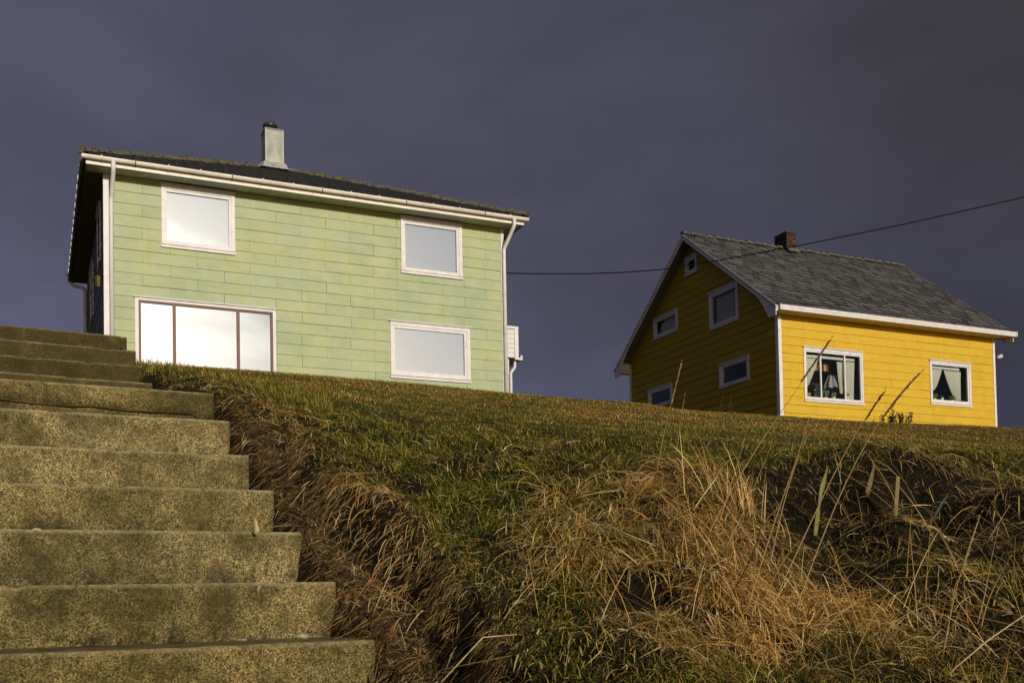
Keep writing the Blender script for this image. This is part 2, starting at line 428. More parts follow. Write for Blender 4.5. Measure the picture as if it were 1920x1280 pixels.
# ------------------------------------------------------------------ terrain
CTRL = np.array([(-1.764,5,1.07),(-2.47,7,1.541),(-4.233,12,2.704),(-8.03,22.6,5.14),(-1.663,5,1.058),(-2.327,7,1.532),(-3.989,12,2.675),(-7.578,22.8,5.164),(-1.141,4.45,0.835),(-1.666,6.5,1.326),(-3.074,12,2.565),(-6.043,23.6,5.177),(-0.814,3.95,0.566),(-1.028,5,0.908),(-1.643,8,1.596),(-2.874,14,2.936),(-4.966,24.2,5.186),(-0.534,3.42,0.287),(-0.622,4,0.528),(-0.805,5.2,0.899),(-1.237,8,1.547),(-2.162,14,2.865),(-3.829,24.8,5.201),(-0.262,2.55,-0.163),(-0.3,2.95,0.02),(-0.206,2.5,-0.161),(-0.244,3,0.034),(-0.289,3.6,0.296),(-0.349,4.4,0.586),(-0.512,6.5,1.081),(-0.784,10,1.868),(-1.408,18,3.565),(-1.985,25.4,5.147),(-0.017,2.5,-0.164),(-0.016,3.15,0.111),(-0.015,4.1,0.457),(-0.017,6.3,0.991),(-0.053,26.3,5.049),(0.107,2.45,-0.163),(0.133,2.95,0.026),(0.157,3.4,0.229),(0.188,4,0.431),(0.248,5.2,0.72),(0.361,7.5,1.191),(0.68,14,2.473),(1.291,26.5,4.926),(3.27,28.5,5.174),(4.107,36,5.488),(0.407,2.4,-0.166),(0.489,2.85,0.019),(0.572,3.3,0.256),(0.635,3.65,0.394),(0.802,4.6,0.572),(1.136,6.5,0.914),(2.278,13,2.073),(4.74,27,4.677),(5.356,30.5,5.314),(0.613,2.45,-0.173),(0.744,2.95,0.015),(0.863,3.4,0.189),(1.071,4.2,0.447),(1.407,5.5,0.725),(2.819,11,1.647),(8.216,32,5.33),(0.802,2.5,-0.18),(0.952,2.95,-0.019),(1.217,3.75,0.185),(1.351,4.15,0.352),(1.436,4.4,0.503),(1.896,5.8,0.751),(3.927,12,1.737),(10.813,33,5.249),(0.973,2.55,-0.186),(1.17,3.05,-0.008),(1.483,3.85,0.185),(1.661,4.3,0.37),(1.781,4.6,0.525),(2.326,6,0.755),(5.434,14,1.982),(13.404,34.5,5.341),(1.165,2.55,-0.19),(1.378,3,-0.012),(1.707,3.7,0.191),(2.129,4.6,0.436),(2.293,4.95,0.552),(3.71,8,0.995),(8.355,18,2.467),(16.724,36,5.356),(1.424,2.6,-0.198),(1.82,3.3,0.081),(2.716,4.9,0.493),(3.329,6,0.696),(9.996,18,2.362),(20.009,36,5.183),(21.337,46,5.882),(7.701,44,6.656),(-0.089,36,6.028),(-7.851,34,6.624),(-0.496,2.179,-0.45),(-1.246,1.78,-0.45),(-2.217,1.263,-0.45),(-0.777,2.709,-0.26),(-1.528,2.31,-0.26),(-2.499,1.793,-0.26),(-1.073,3.265,0.08),(-1.824,2.866,0.08),(-2.795,2.35,0.08),(-1.369,3.821,0.42),(-2.119,3.422,0.42),(-3.091,2.906,0.42),(-1.665,4.378,0.72),(-2.415,3.978,0.72),(-3.386,3.462,0.72),(-1.951,4.916,0.95),(-2.702,4.517,0.95),(-3.673,4.001,0.95),(-2.233,5.446,1.12),(-2.983,5.047,1.12),(-3.954,4.53,1.12),(-2.467,5.887,1.3),(-3.218,5.488,1.3),(-4.189,4.972,1.3),(-4.08,7.748,1.889),(-6.897,13.046,2.989),(-10.652,20.109,4.789),(-5.846,6.809,1.889),(-8.663,12.107,2.989),(-12.418,19.171,4.789)])
_P = np.c_[CTRL[:, 0] / CTRL[:, 1] * 3, np.log(CTRL[:, 1])]
def _U(r2): return np.where(r2 > 1e-12, r2 * np.log(np.maximum(r2, 1e-12)), 0)
_n = len(_P)
_D = ((_P[:, None] - _P[None]) ** 2).sum(-1)
_M = np.zeros((_n + 3, _n + 3)); _M[:_n, :_n] = _U(_D) + 2e-4 * np.eye(_n)
_M[:_n, _n:] = np.c_[np.ones(_n), _P]; _M[_n:, :_n] = _M[:_n, _n:].T
_w = np.linalg.solve(_M, np.r_[CTRL[:, 2] / CTRL[:, 1], 0, 0, 0])
def spline(X, Y):
    Yc = np.clip(Y, 1.6, 46)
    p = np.stack([np.clip(X / Yc, -0.75, 0.75) * 3, np.log(Yc)], -1).reshape(-1, 2)
    out = np.empty(len(p))
    for i in range(0, len(p), 20000):
        q = p[i:i + 20000]; d = ((q[:, None] - _P[None]) ** 2).sum(-1)
        out[i:i + 20000] = _U(d) @ _w[:_n] + _w[_n] + q @ _w[_n + 1:]
    return out.reshape(np.shape(X)) * Yc
def sst(x, a, b):
    t = np.clip((x - a) / (b - a), 0, 1); return t * t * (3 - 2 * t)
_lat = RNG.random((96, 128, 128)).astype(np.float32)
def vn(x, y, seed=0):
    x = np.asarray(x, float); y = np.asarray(y, float)
    xi = np.floor(x).astype(int); yi = np.floor(y).astype(int); fx = x - xi; fy = y - yi
    fx = fx * fx * (3 - 2 * fx); fy = fy * fy * (3 - 2 * fy); L = _lat[seed % 96]
    g = lambda a, b: L[a & 127, b & 127]
    return (g(xi, yi) * (1 - fx) + g(xi + 1, yi) * fx) * (1 - fy) + (g(xi, yi + 1) * (1 - fx) + g(xi + 1, yi + 1) * fx) * fy
def fbm(x, y, seed=0, oct=3):
    a = 1.0; s = 0; t = 0
    for k in range(oct):
        s = s + a * vn(x * 2 ** k + 17.3 * k, y * 2 ** k - 9.1 * k, seed + k); t += a; a *= 0.5
    return s / t
# stairs frame
SA = rad(28.0); SO = np.array((-0.38, 2.92, -0.111)); SX = np.array((math.cos(SA), math.sin(SA))); SY = np.array((-math.sin(SA), math.cos(SA)))
def to_stairs(x, y): return (x - SO[0]) * SX[0] + (y - SO[1]) * SX[1], (x - SO[0]) * SY[0] + (y - SO[1]) * SY[1]
STEP_Q = [-0.63, -0.315, 0, 0.315, 0.63, 0.945, 1.26, 1.575, 1.89, 2.42, 2.80, 3.18, 3.56]
STEP_Z = [-0.34, -0.17, 0, 0.168, 0.340, 0.509, 0.674, 0.855, 1.026, 1.160, 1.320, 1.482, 1.648]
STEP_R = [0.01, 0.0, 0.0, -0.004, -0.015, -0.019, -0.028, -0.026, -0.021, -0.193, -0.177, -0.154, -0.146]
TUSS = [(-0.43, 3.44, .16, .06), (-0.58, 3.72, .12, .03), (-0.78, 4.10, .16, .05), (0.19, 3.67, .2, .05), (0.38, 3.42, .16, .05), (0.60, 3.66, .14, .03),
        (0.70, 3.30, .16, .03), (0.15, 3.05, .15, .06), (0.50, 2.80, .22, .07), (0.22, 2.52, .18, .05), (1.41, 4.09, .14, .10), (1.33, 3.62, .18, .10),
        (1.18, 3.05, .2, .09), (1.87, 3.97, .2, .13), (1.78, 4.60, .24, .07), (-0.15, 4.30, .15, .05), (0.35, 2.76, .10, -.13), (0.95, 3.10, .12, -.05),
        (1.25, 4.00, .20, -.08), (1.60, 3.95, .2, -.08), (1.05, 3.45, .14, -.06), (-0.03, 4.75, .2, .05), (0.42, 5.1, .25, .05)]
BQ = [-400, -60, -12, 0, 2.8, 5.0, 24, 30, 70, 400]
BZ = [-60, -14, -3.6, -1.3, -0.26, 0.9, 5.1, 5.4, 4.0, -30]
def height(X, Y):
    X = np.asarray(X, float); Y = np.asarray(Y, float)
    c, s = math.cos(rad(24.3)), math.sin(rad(24.3))
    q = -s * X + c * Y
    base = np.interp(q, BQ, BZ)
    a = np.abs(X) / np.maximum(Y, 0.3)
    w = sst(Y, 1.2, 2.0) * (1 - sst(a, 0.72, 1.25)) * (1 - sst(Y, 38, 55))
    z = np.where(w > 0, spline(X, Y) * w, 0) + base * (1 - w)
    z = np.where(q > 25.2, np.minimum(z, 5.72 - 0.02 * np.maximum(q - 40, 0)), z)
    near = 1 - sst(Y, 6, 12)
    z = z + near * (fbm(X * 3.1, Y * 3.1, 3) - 0.5) * 0.09 + near * (fbm(X * 11, Y * 11, 7, 2) - 0.5) * 0.035
    z = z + (1 - near) * (fbm(X * 0.5, Y * 0.5, 10) - 0.5) * 0.10 * (1 - sst(Y, 18, 22))
    for tx, ty, r, h in TUSS:
        z = z + h * np.exp(-((X - tx) ** 2 + (Y - ty) ** 2) / (r * r))
    # unseen mound added right of the view to cast shade over the hollow
    z = z + 0.85 * np.exp(-(((X - 2.40) / 0.52) ** 2 + ((Y - 2.62) / 0.52) ** 2))
    # worn channel along the steps
    u, v = to_stairs(X, Y)
    u = u + 0.165 * sst(v, 1.93, 2.30)          # the upper flight is narrower
    edge = 0.165 + 0.075 * np.sin(v * 4.2 + 0.6) + 0.12 * (fbm(v * 3.3, v * 0 + 2.0, 14, 3) - 0.5) + 0.06 * (fbm(X * 9, Y * 9, 17, 2) - 0.5)
    edge = edge + (0.02 + 0.06 * (fbm(X * 5, Y * 5, 17, 2) - 0.5) - edge) * sst(v, 1.6, 2.0)
    zl = SO[2] + np.interp(v, STEP_Q, STEP_Z) - 0.045
    gul = zl + (fbm(X * 14, Y * 14, 20, 2) - 0.5) * 0.05
    inside = (1 - sst(u, edge - 0.05, edge + 0.07)) * sst(v, -1.4, -0.9) * (1 - sst(v, 3.9, 4.3)) * sst(u, -3.2, -2.8)
    tread = SO[2] + np.array([-0.51] + STEP_Z)[np.searchsorted(STEP_Q, v, side='right')] - 0.06
    gul = np.where(u < 0.012, np.minimum(gul, tread), gul)
    gul = np.where(u < -0.03, np.minimum(gul, tread - 0.12), gul)
    z = z * (1 - inside) + np.minimum(gul, np.where(u < 0.012, gul, np.maximum(z - 0.03, gul - 0.08))) * inside
    return z

def axis_lines(fine0, fine1, step, lo, hi, g):
    a = list(np.arange(fine0, fine1 + 1e-6, step)); d = step
    while a[-1] < hi: d *= g; a.append(a[-1] + d)
    d = step
    while a[0] > lo: d *= g; a.insert(0, a[0] - d)
    return np.array(a)
gx = axis_lines(-1.75, 2.4, 0.024, -450, 450, 1.07)
gy = axis_lines(2.1, 5.2, 0.024, -400, 450, 1.06)
GX, GY = np.meshgrid(gx, gy)
GZ = height(GX, GY)
_height = height
def height(x, y):
    """height of the built ground sheet (bilinear on its own grid)"""
    x = np.asarray(x, float); y = np.asarray(y, float)
    i = np.clip(np.searchsorted(gx, x) - 1, 0, len(gx) - 2); j = np.clip(np.searchsorted(gy, y) - 1, 0, len(gy) - 2)
    fx = np.clip((x - gx[i]) / (gx[i + 1] - gx[i]), 0, 1); fy = np.clip((y - gy[j]) / (gy[j + 1] - gy[j]), 0, 1)
    return (GZ[j, i] * (1 - fx) + GZ[j, i + 1] * fx) * (1 - fy) + (GZ[j + 1, i] * (1 - fx) + GZ[j + 1, i + 1] * fx) * fy
def grid_mesh(name, X, Y, Z):
    nr, nc = X.shape
    me = bpy.data.meshes.new(name)
    co = np.stack([X, Y, Z], -1).reshape(-1, 3).astype(np.float32)
    idx = np.arange(nr * nc).reshape(nr, nc)
    q = np.stack([idx[:-1, :-1], idx[:-1, 1:], idx[1:, 1:], idx[1:, :-1]], -1).reshape(-1, 4)
    me.vertices.add(len(co)); me.vertices.foreach_set('co', co.ravel())
    me.loops.add(q.size); me.loops.foreach_set('vertex_index', q.ravel().astype(np.int32))
    me.polygons.add(len(q)); me.polygons.foreach_set('loop_start', np.arange(0, q.size, 4, dtype=np.int32))
    me.update(calc_edges=True)
    me.polygons.foreach_set('use_smooth', np.ones(len(q), bool))
    return me
tm = grid_mesh('hillside', GX, GY, GZ)
tm.materials.append(M['soil'])
tag(link('hillside', tm), kind='structure')

# ------------------------------------------------------------------ concrete steps
stairs = empty('concrete_stairs', (SO[0], SO[1], SO[2]), SA)
tag(stairs, 'weathered brown concrete stairs climbing the bank at the left', 'stairs')
def make_step(i):
    q0, zt, xr = STEP_Q[i], STEP_Z[i], STEP_R[i]
    run = (STEP_Q[i + 1] - q0 if i + 1 < len(STEP_Q) else 0.9) + 0.06
    hgt = 0.25
    prof = [(0.012, -hgt)] + [(0.010 * (1 - k / 12), -hgt + (hgt - 0.014) * k / 12) for k in range(1, 13)]
    prof += [(0.003, -0.007), (0.009, -0.001), (0.018, 0.0)] + [(0.018 + (run - 0.018) * k / 5, 0.002 * k / 5) for k in range(1, 6)]
    xs = list(np.arange(-2.3, -1.15, 0.10)) + list(np.arange(-1.15, xr - 0.03, 0.014)) + [xr - 0.022, xr - 0.012, xr - 0.004, xr]
    xs = np.array(xs)
    crack = (i == 8)
    V = []
    for j, x in enumerate(xs):
        e = xr - x
        inset = 0.008 * max(0, 1 - e / 0.012) ** 2
        lowcut = (0, 0, .0, .002, .007, .004, 0, 0, 0, 0, 0, 0, 0)[i]
        wob = (float(fbm(x * 2.2 + i * 9, i * 3.1, 31)) - 0.5) * 0.008
        ch = max(0.0, float(fbm(x * 16 + i * 5, i * 7.7, 34, 3)) - 0.66) * 0.07     # chipped nosing
        sag = (float(fbm(x * 1.1 + i * 4, i * 2.3, 37)) - 0.5) * 0.006
        for k, (dq, dz) in enumerate(prof):
            n1 = (float(fbm(x * 24 + i, dz * 24 + dq * 24 + i * 11, 40, 2)) - 0.5) * 0.007
            qq = q0 + dq + inset + wob + n1
            zz = zt + dz + sag
            xx = x
            if k >= 11 and k <= 15: qq += ch * 0.6; zz -= ch * (0.6 if k >= 13 else 0.3)
            if k <= 12: xx = x - lowcut * max(0, 1 - e / 0.05) * (1 - k / 12)
            if k > 15: zz += n1 * 0.7
            if crack and k <= 12:
                tcr = 0.33 + 0.30 * (x + 0.86) / 0.86 * 0.0 + 0.14 * (float(fbm(x * 7, 1.5, 44, 3)) - 0.5) + 0.08 * (-x - 0.4)
                tcr = tcr - 0.30 * max(0, (x + 0.12) / 0.12)
                zc = zt - 0.17 * (1 - tcr) * 0.82
                rel = zz - zc
                if k in (8, 9, 10):
                    zz = zc + (-0.0075, 0.0, 0.0065)[k - 8]
                    if k == 9: qq += 0.11
                elif k < 8: zz = zt - hgt + (zc - 0.010 - (zt - hgt)) * k / 7.0
                elif k in (11, 12): zz = zc + (zt - 0.014 - zc) * (k - 9.6) / 2.4
            V.append((xx, qq, zz))
    n = len(prof); F = []
    for j in range(len(xs) - 1):
        for k in range(n - 1):
            F.append((j * n + k, (j + 1) * n + k, (j + 1) * n + k + 1, j * n + k + 1))
    nb = len(V)
    V += [(xs[0], q0 + run, zt - hgt), (xs[-1], q0 + run, zt - hgt)]
    F.append(tuple(range(n))[::1] + (nb,))
    F.append(tuple((len(xs) - 1) * n + k for k in range(n))[::-1] + (nb + 1,))
    me = bpy.data.meshes.new('step'); me.from_pydata(V, [], F)
    me.polygons.foreach_set('use_smooth', [len(f) == 4 for f in F])
    wear = [0, 0, 0, 0, 0, 0, 0, 0, 0, 0, 0, 0, 0.0, 0.45, 1.0, 0.6, 0, 0, 0, 0, 0]
    dirt = [1, 1, 1, 1, 1, 0.75, 0.35, 0.1, 0, 0, 0, 0, 0, 0, 0, 0, 0, 0, 0.2, 0.7, 1.0]
    for nm, tab in (('wear', wear), ('dirt', dirt)):
        at = me.attributes.new(nm, 'FLOAT', 'POINT')
        at.data.foreach_set('value', np.array([tab[k] for _ in xs for k in range(n)] + [0, 0], np.float32))
    me.materials.append(M['concrete_mossy'] if i >= 9 else M['concrete'])
    return link('step', me, stairs)
for i in range(len(STEP_Q)): make_step(i)

# ------------------------------------------------------------------ house pieces
def clip_poly(poly, a, b, c):
    """keep the part of a convex polygon with a*u + b*z <= c"""
    out = []
    for i in range(len(poly)):
        p, q = poly[i], poly[(i + 1) % len(poly)]
        dp = a * p[0] + b * p[1] - c; dq = a * q[0] + b * q[1] - c
        if dp <= 0: out.append(p)
        if (dp < 0 < dq) or (dq < 0 < dp):
            t = dp / (dp - dq); out.append((p[0] + (q[0] - p[0]) * t, p[1] + (q[1] - p[1]) * t))
    return out
def cut_rects(r, holes):
    rs = [r]
    for h in holes:
        nx = []
        for (u0, u1, z0, z1) in rs:
            a0, a1, b0, b1 = max(u0, h[0]), min(u1, h[1]), max(z0, h[2]), min(z1, h[3])
            if a0 >= a1 or b0 >= b1: nx.append((u0, u1, z0, z1)); continue
            if u0 < a0: nx.append((u0, a0, z0, z1))
            if a1 < u1: nx.append((a1, u1, z0, z1))
            if z0 < b0: nx.append((a0, a1, z0, b0))
            if b1 < z1: nx.append((a0, a1, b1, z1))
        rs = nx
    return [r for r in rs if r[1] - r[0] > 0.01 and r[3] - r[2] > 0.004]
FRONT = lambda u, out, z: (u, -out, z)
LEFT = lambda u, out, z: (-out, u, z)
def siding(house, dz, mp, u0, u1, zlo, zhi, course, zref, length, holes, mat, clips=(), stagger=(0.0, 0.5), off=0.0, gap=0.006, lapgap=0.006):
    k0 = math.floor((zlo - zref) / course)
    k = k0
    seam = gap
    while zref + k * course < zhi:
        z0 = zref + k * course; z1 = z0 + course
        jog = off + stagger[k % len(stagger)] * length + random.uniform(-0.012, 0.012)
        m = math.floor((u0 - jog) / length)
        while jog + m * length < u1:
            gj = gap * random.choice((0.4, 0.6, 0.8, 1.0, 1.7, 2.2)); a = max(u0, jog + m * length + gj * 0.5); b = min(u1, jog + (m + 1) * length - gap * 0.3)
            m += 1
            if b - a < 0.03: continue
            mb = MB(dz); tilt = random.uniform(-0.0015, 0.0015); drop = random.choice((0, 0, 0, 0.003, 0.005))
            for (p0, p1, r0, r1) in cut_rects((a, b, max(z0 + lapgap * random.choice((0.5, 0.8, 1.0, 1.0, 1.5)), zlo), min(z1, zhi)), holes):
                poly = [(p0, r0), (p1, r0), (p1, r1), (p0, r1)]
                for cl in clips: 
                    if poly: poly = clip_poly(poly, *cl)
                if len(poly) < 3: continue
                fo = lambda z: 0.020 - 0.014 * (z - z0) / course
                n = len(poly)
                vs_ = [mp(u, fo(z) + tilt * (u - a), z - (drop * (u - a) / (b - a) if z < z0 + 0.02 else 0)) for u, z in poly] + [mp(u, -0.03, z) for u, z in poly]
                fs_ = [tuple(range(n)), tuple(range(2 * n - 1, n - 1, -1))] + [(i, i + n, (i + 1) % n + n, (i + 1) % n) for i in range(n)]
                mb.add(vs_, fs_)
            if mb.v: mb.build('siding_board', mat, house)
        k += 1

def window(house, dz, mp, o, g, lights, mats, name='window', head=0.03, sash_mat=None, mull=0.05, pane_out=-0.02, deep=0.0):
    """o outer casing rect, g glazed rect (u0,u1,z0,z1); lights: u positions of mullion centres"""
    def bx(mb, u0, u1, z0, z1, o0, o1):
        pts = [mp(u, w, z) for z in (z0, z1) for (u, w) in ((u0, o0), (u1, o0), (u1, o1), (u0, o1))]
        mb.add(pts, [(0, 3, 2, 1), (4, 5, 6, 7), (0, 1, 5, 4), (1, 2, 6, 5), (2, 3, 7, 6), (3, 0, 4, 7)])
    casing, pane = mats
    mid = [(o[i] * 0.42 + g[i] * 0.58) for i in range(4)]
    zs = o[2] + 0.075
    mb = MB(dz)
    bx(mb, o[0], mid[0], zs, o[3], -0.03, 0.040); bx(mb, mid[1], o[1], zs, o[3], -0.03, 0.040)
    bx(mb, mid[0], mid[1], mid[3], o[3], -0.03, 0.038); bx(mb, mid[0], mid[1], zs, max(mid[2], zs + 0.01), -0.03, 0.038)
    w = mb.build(name, casing, house)
    mb = MB(dz)
    bx(mb, mid[0], g[0], mid[2], mid[3], -0.05, 0.020); bx(mb, g[1], mid[1], mid[2], mid[3], -0.05, 0.020)
    bx(mb, g[0], g[1], g[3], mid[3], -0.05, 0.018); bx(mb, g[0], g[1], mid[2], g[2], -0.05, 0.018)
    mb.build('sash', sash_mat or casing, w)
    mb = MB(dz); bx(mb, o[0] - 0.015, o[1] + 0.015, o[2], o[2] + 0.055, -0.02, 0.058); mb.build('sill', casing, w)
    mb = MB(dz); bx(mb, o[0] - 0.025, o[1] + 0.025, o[3], o[3] + head, -0.02, 0.075); mb.build('drip_cap', M['grey_white'], w)
    edges = [g[0]] + [m for m in lights] + [g[1]]
    for m in lights:
        mb = MB(dz); bx(mb, m - mull / 2, m + mull / 2, g[2], g[3], -0.045, 0.016); mb.build('mullion', sash_mat or casing, w)
    for i in range(len(edges) - 1):
        mb = MB(dz); a = edges[i] - 0.01 + (mull / 2 if i else 0); b = edges[i + 1] + 0.01 - (mull / 2 if i < len(edges) - 2 else 0)
        bx(mb, a, b, g[2] - 0.01, g[3] + 0.01, pane_out - 0.006, pane_out); mb.build('pane', pane, w)
    return w
def extr_x(mb, prof, x0, x1):
    return mb.loft([[(x0, y, z) for y, z in prof], [(x1, y, z) for y, z in prof]])

# ------------------------------------------------------------------ green house
GZ0 = 4.6
green = empty('green_house', (-8.836, 23.0, GZ0), rad(24.4))
tag(green, 'two-storey pale green house with white framed windows above the stairs', 'house')
board_paint('green_paint', green, ((0.270, 0.325, 0.190), (0.315, 0.370, 0.228), (0.345, 0.375, 0.185), (0.40, 0.42, 0.31)), (0.250, 0.275, 0.105), 0.8)
board_paint('green_paint_shaded', green, ((0.06, 0.07, 0.055), (0.075, 0.085, 0.07), (0.06, 0.065, 0.05), (0.08, 0.09, 0.08)), (0.04, 0.045, 0.04), 0.5)  # same green darkened: the side wall's shade is put into its colour
gW = [((1.193, 2.815, 8.020, 9.450), (1.308, 2.682, 8.190, 9.300), [], 'pane_mirror'),
      ((6.843, 8.468, 8.055, 9.458), (6.958, 8.320, 8.215, 9.305), [], 'pane_wavy'),
      ((0.612, 3.730, 5.200, 6.830), (0.742, 3.614, 5.340, 6.730), [1.455, 2.870], 'pane_low'),
      ((6.533, 8.640, 5.430, 6.830), (6.646, 8.488, 5.625, 6.678), [], 'pane_wavy')]
GW, GD, GTOP = 9.60, 8.30, 9.52
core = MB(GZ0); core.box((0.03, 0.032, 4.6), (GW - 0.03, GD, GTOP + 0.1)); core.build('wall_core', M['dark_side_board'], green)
siding(green, GZ0, FRONT, 0.09, GW - 0.05, 5.0, GTOP, 0.2595, 7.097 - 0.2595 * 9, 1.19, [w[0] for w in gW], M['green_paint'], off=0.19)
siding(green, GZ0, LEFT, 0.0, GD, 5.0, GTOP, 0.2595, 7.097 - 0.2595 * 9, 9.0, [], M['green_paint_shaded'], gap=0.0)
for i, (o, g, l, pm) in enumerate(gW):
    w = window(green, GZ0, FRONT, o, g, l, (M['white_paint'], M[pm]), sash_mat=M['brown_wood'] if l else None, mull=0.065)
    if i == 2: w['label'] = 'wide three-light window with brown glazing bars'
# two windows in the shaded side wall
for (o, g) in (((1.25, 2.45, 7.95, 9.30), (1.36, 2.34, 8.1, 9.18)), ((4.6, 5.9, 7.55, 8.95), (4.72, 5.78, 7.7, 8.83))):
    window(green, GZ0, LEFT, o, g, [], (M['grey_white'], M['pane_clear']))
mb = MB(GZ0); mb.box((-0.03, -0.028, 4.7), (0.095, 0.02, GTOP)); mb.box((-0.03, 0.022, 4.7), (-0.002, 0.12, GTOP)); mb.build('corner_board', M['white_paint'], green)
mb = MB(GZ0); mb.box((GW - 0.055, -0.026, 4.7), (GW + 0.03, 0.12, GTOP)); mb.build('corner_board', M['white_paint'], green)
# soffit ring, fascia, roof
EX0, EX1, EY0, EY1 = -0.40, GW + 0.40, -0.48, GD + 0.48
mb = MB(GZ0); mb.box((EX0 + 0.02, EY0 + 0.02, GTOP), (EX1 - 0.02, 0.02, GTOP + 0.02)); mb.build('soffit', M['soffit_green'], green)
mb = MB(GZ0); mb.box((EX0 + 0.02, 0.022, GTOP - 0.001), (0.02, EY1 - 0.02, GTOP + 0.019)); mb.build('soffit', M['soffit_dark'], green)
mb = MB(GZ0); mb.box((GW - 0.02, 0.022, GTOP - 0.001), (EX1 - 0.02, EY1 - 0.02, GTOP + 0.019)); mb.build('soffit', M['soffit_green'], green)
mb = MB(GZ0); mb.box((EX0, EY0 - 0.004, GTOP - 0.02), (EX1, EY0 + 0.018, GTOP + 0.17)); mb.build('fascia', M['gutter_paint'], green)
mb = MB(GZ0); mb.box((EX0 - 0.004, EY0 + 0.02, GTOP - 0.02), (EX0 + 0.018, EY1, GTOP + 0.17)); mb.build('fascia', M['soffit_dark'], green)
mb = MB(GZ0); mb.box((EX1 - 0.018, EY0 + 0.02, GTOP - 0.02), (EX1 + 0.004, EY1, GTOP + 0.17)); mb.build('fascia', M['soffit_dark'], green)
ZE, ZA = GTOP + 0.175, 11.86
RXa, RXb, RYm = EX0 + 4.64, EX1 - 4.64, (EY0 + EY1) / 2
OV = 0.06
A_, B_, C_, D_ = (EX0 - OV, EY0 - OV, ZE), (EX1 + OV, EY0 - OV, ZE), (EX1 + OV, EY1 + OV, ZE), (EX0 - OV, EY1 + OV, ZE)
R1, R2 = (RXa, RYm, ZA), (RXb, RYm, ZA)
def course_roof(name, quad, n, t, mat, parent, dz, wav=0.0, pitch=0.3):
    """lapped courses on a roof slope given as (eave0, eave1, top1, top0)"""
    e0, e1, t1, t0 = [Vector(p) for p in quad]
    nrm = (e1 - e0).cross(t0 - e0).normalized()
    if nrm.z < 0: nrm = -nrm
    mb = MB(dz)
    for k in range(n):
        a0, b0 = e0.lerp(t0, k / n), e1.lerp(t1, k / n); a1, b1 = e0.lerp(t0, (k + 1.12) / n), e1.lerp(t1, (k + 1.12) / n)
        m = max(2, int((b0 - a0).length / pitch * 4)) if wav else 1
        vs_ = []
        for i in range(m + 1):
            f = i / m; hgt = t + (wav * (0.5 + 0.5 * math.cos(i * math.pi / 2)) if wav else 0)
            lo, hi = a0.lerp(b0, f), a1.lerp(b1, f)
            vs_ += [tuple(lo), tuple(lo + nrm * hgt), tuple(hi + nrm * (hgt - t))]
        mb.add(vs_, [(i * 3, (i + 1) * 3, (i + 1) * 3 + 1, i * 3 + 1) for i in range(m)] + [(i * 3 + 1, (i + 1) * 3 + 1, (i + 1) * 3 + 2, i * 3 + 2) for i in range(m)])
    o = mb.build(name, mat, parent, recalc=False)
    return o
roof = MB(GZ0)
roof.add([A_, B_, C_, D_, R1, R2, (A_[0], A_[1], ZE - 0.03), (B_[0], B_[1], ZE - 0.03), (C_[0], C_[1], ZE - 0.03), (D_[0], D_[1], ZE - 0.03)],
         [(0, 1, 5, 4), (1, 2, 5), (2, 3, 4, 5), (3, 0, 4), (0, 6, 7, 1), (1, 7, 8, 2), (2, 8, 9, 3), (3, 9, 6, 0), (9, 8, 7, 6)])
groof = roof.build('roof', M['roof_dark'], green)
for nm, qd in (('front', (A_, B_, R2, R1)), ('left', (D_, A_, R1, R1)), ('right', (B_, C_, R2, R2)), ('back', (C_, D_, R1, R2))):
    o = course_roof('roof_tiles', qd, 15, 0.03, M['roof_dark'], groof, GZ0, 0.035, 0.28)
    o['kind'] = 'stuff'
def cap_tiles(p, q, n, r, parent, dz, mat, lift=0.02, jit=0.012):
    p, q = Vector(p), Vector(q); d = (q - p) / n
    t = d.normalized(); side = t.cross(Vector((0, 0, 1))).normalized(); up = side.cross(t).normalized()
    for k in range(n):
        a = p + d * k; b = p + d * (k + 1.15)
        j = random.uniform(-jit, jit)
        rings = []
        for c, rr, ex in ((a, r * 1.12, 0.022), (b, r * 0.9, 0.0)):
            ring = [tuple(c + side * (rr * math.cos(w)) + up * (rr * 0.72 * math.sin(w) + lift + j + ex)) for w in np.linspace(-0.25, math.pi + 0.25, 8)]
            rings.append(ring)
        mb = MB(dz); mb.loft(rings); mb.build('cap_tile', mat, parent)
cap_tiles(A_, R1, 19, 0.125, groof, GZ0, M['ridge_tile'])
cap_tiles(B_, R2, 19, 0.125, groof, GZ0, M['ridge_tile'])
cap_tiles(D_, R1, 19, 0.125, groof, GZ0, M['ridge_tile'])
cap_tiles(R1, R2, 3, 0.125, groof, GZ0, M['ridge_tile'])
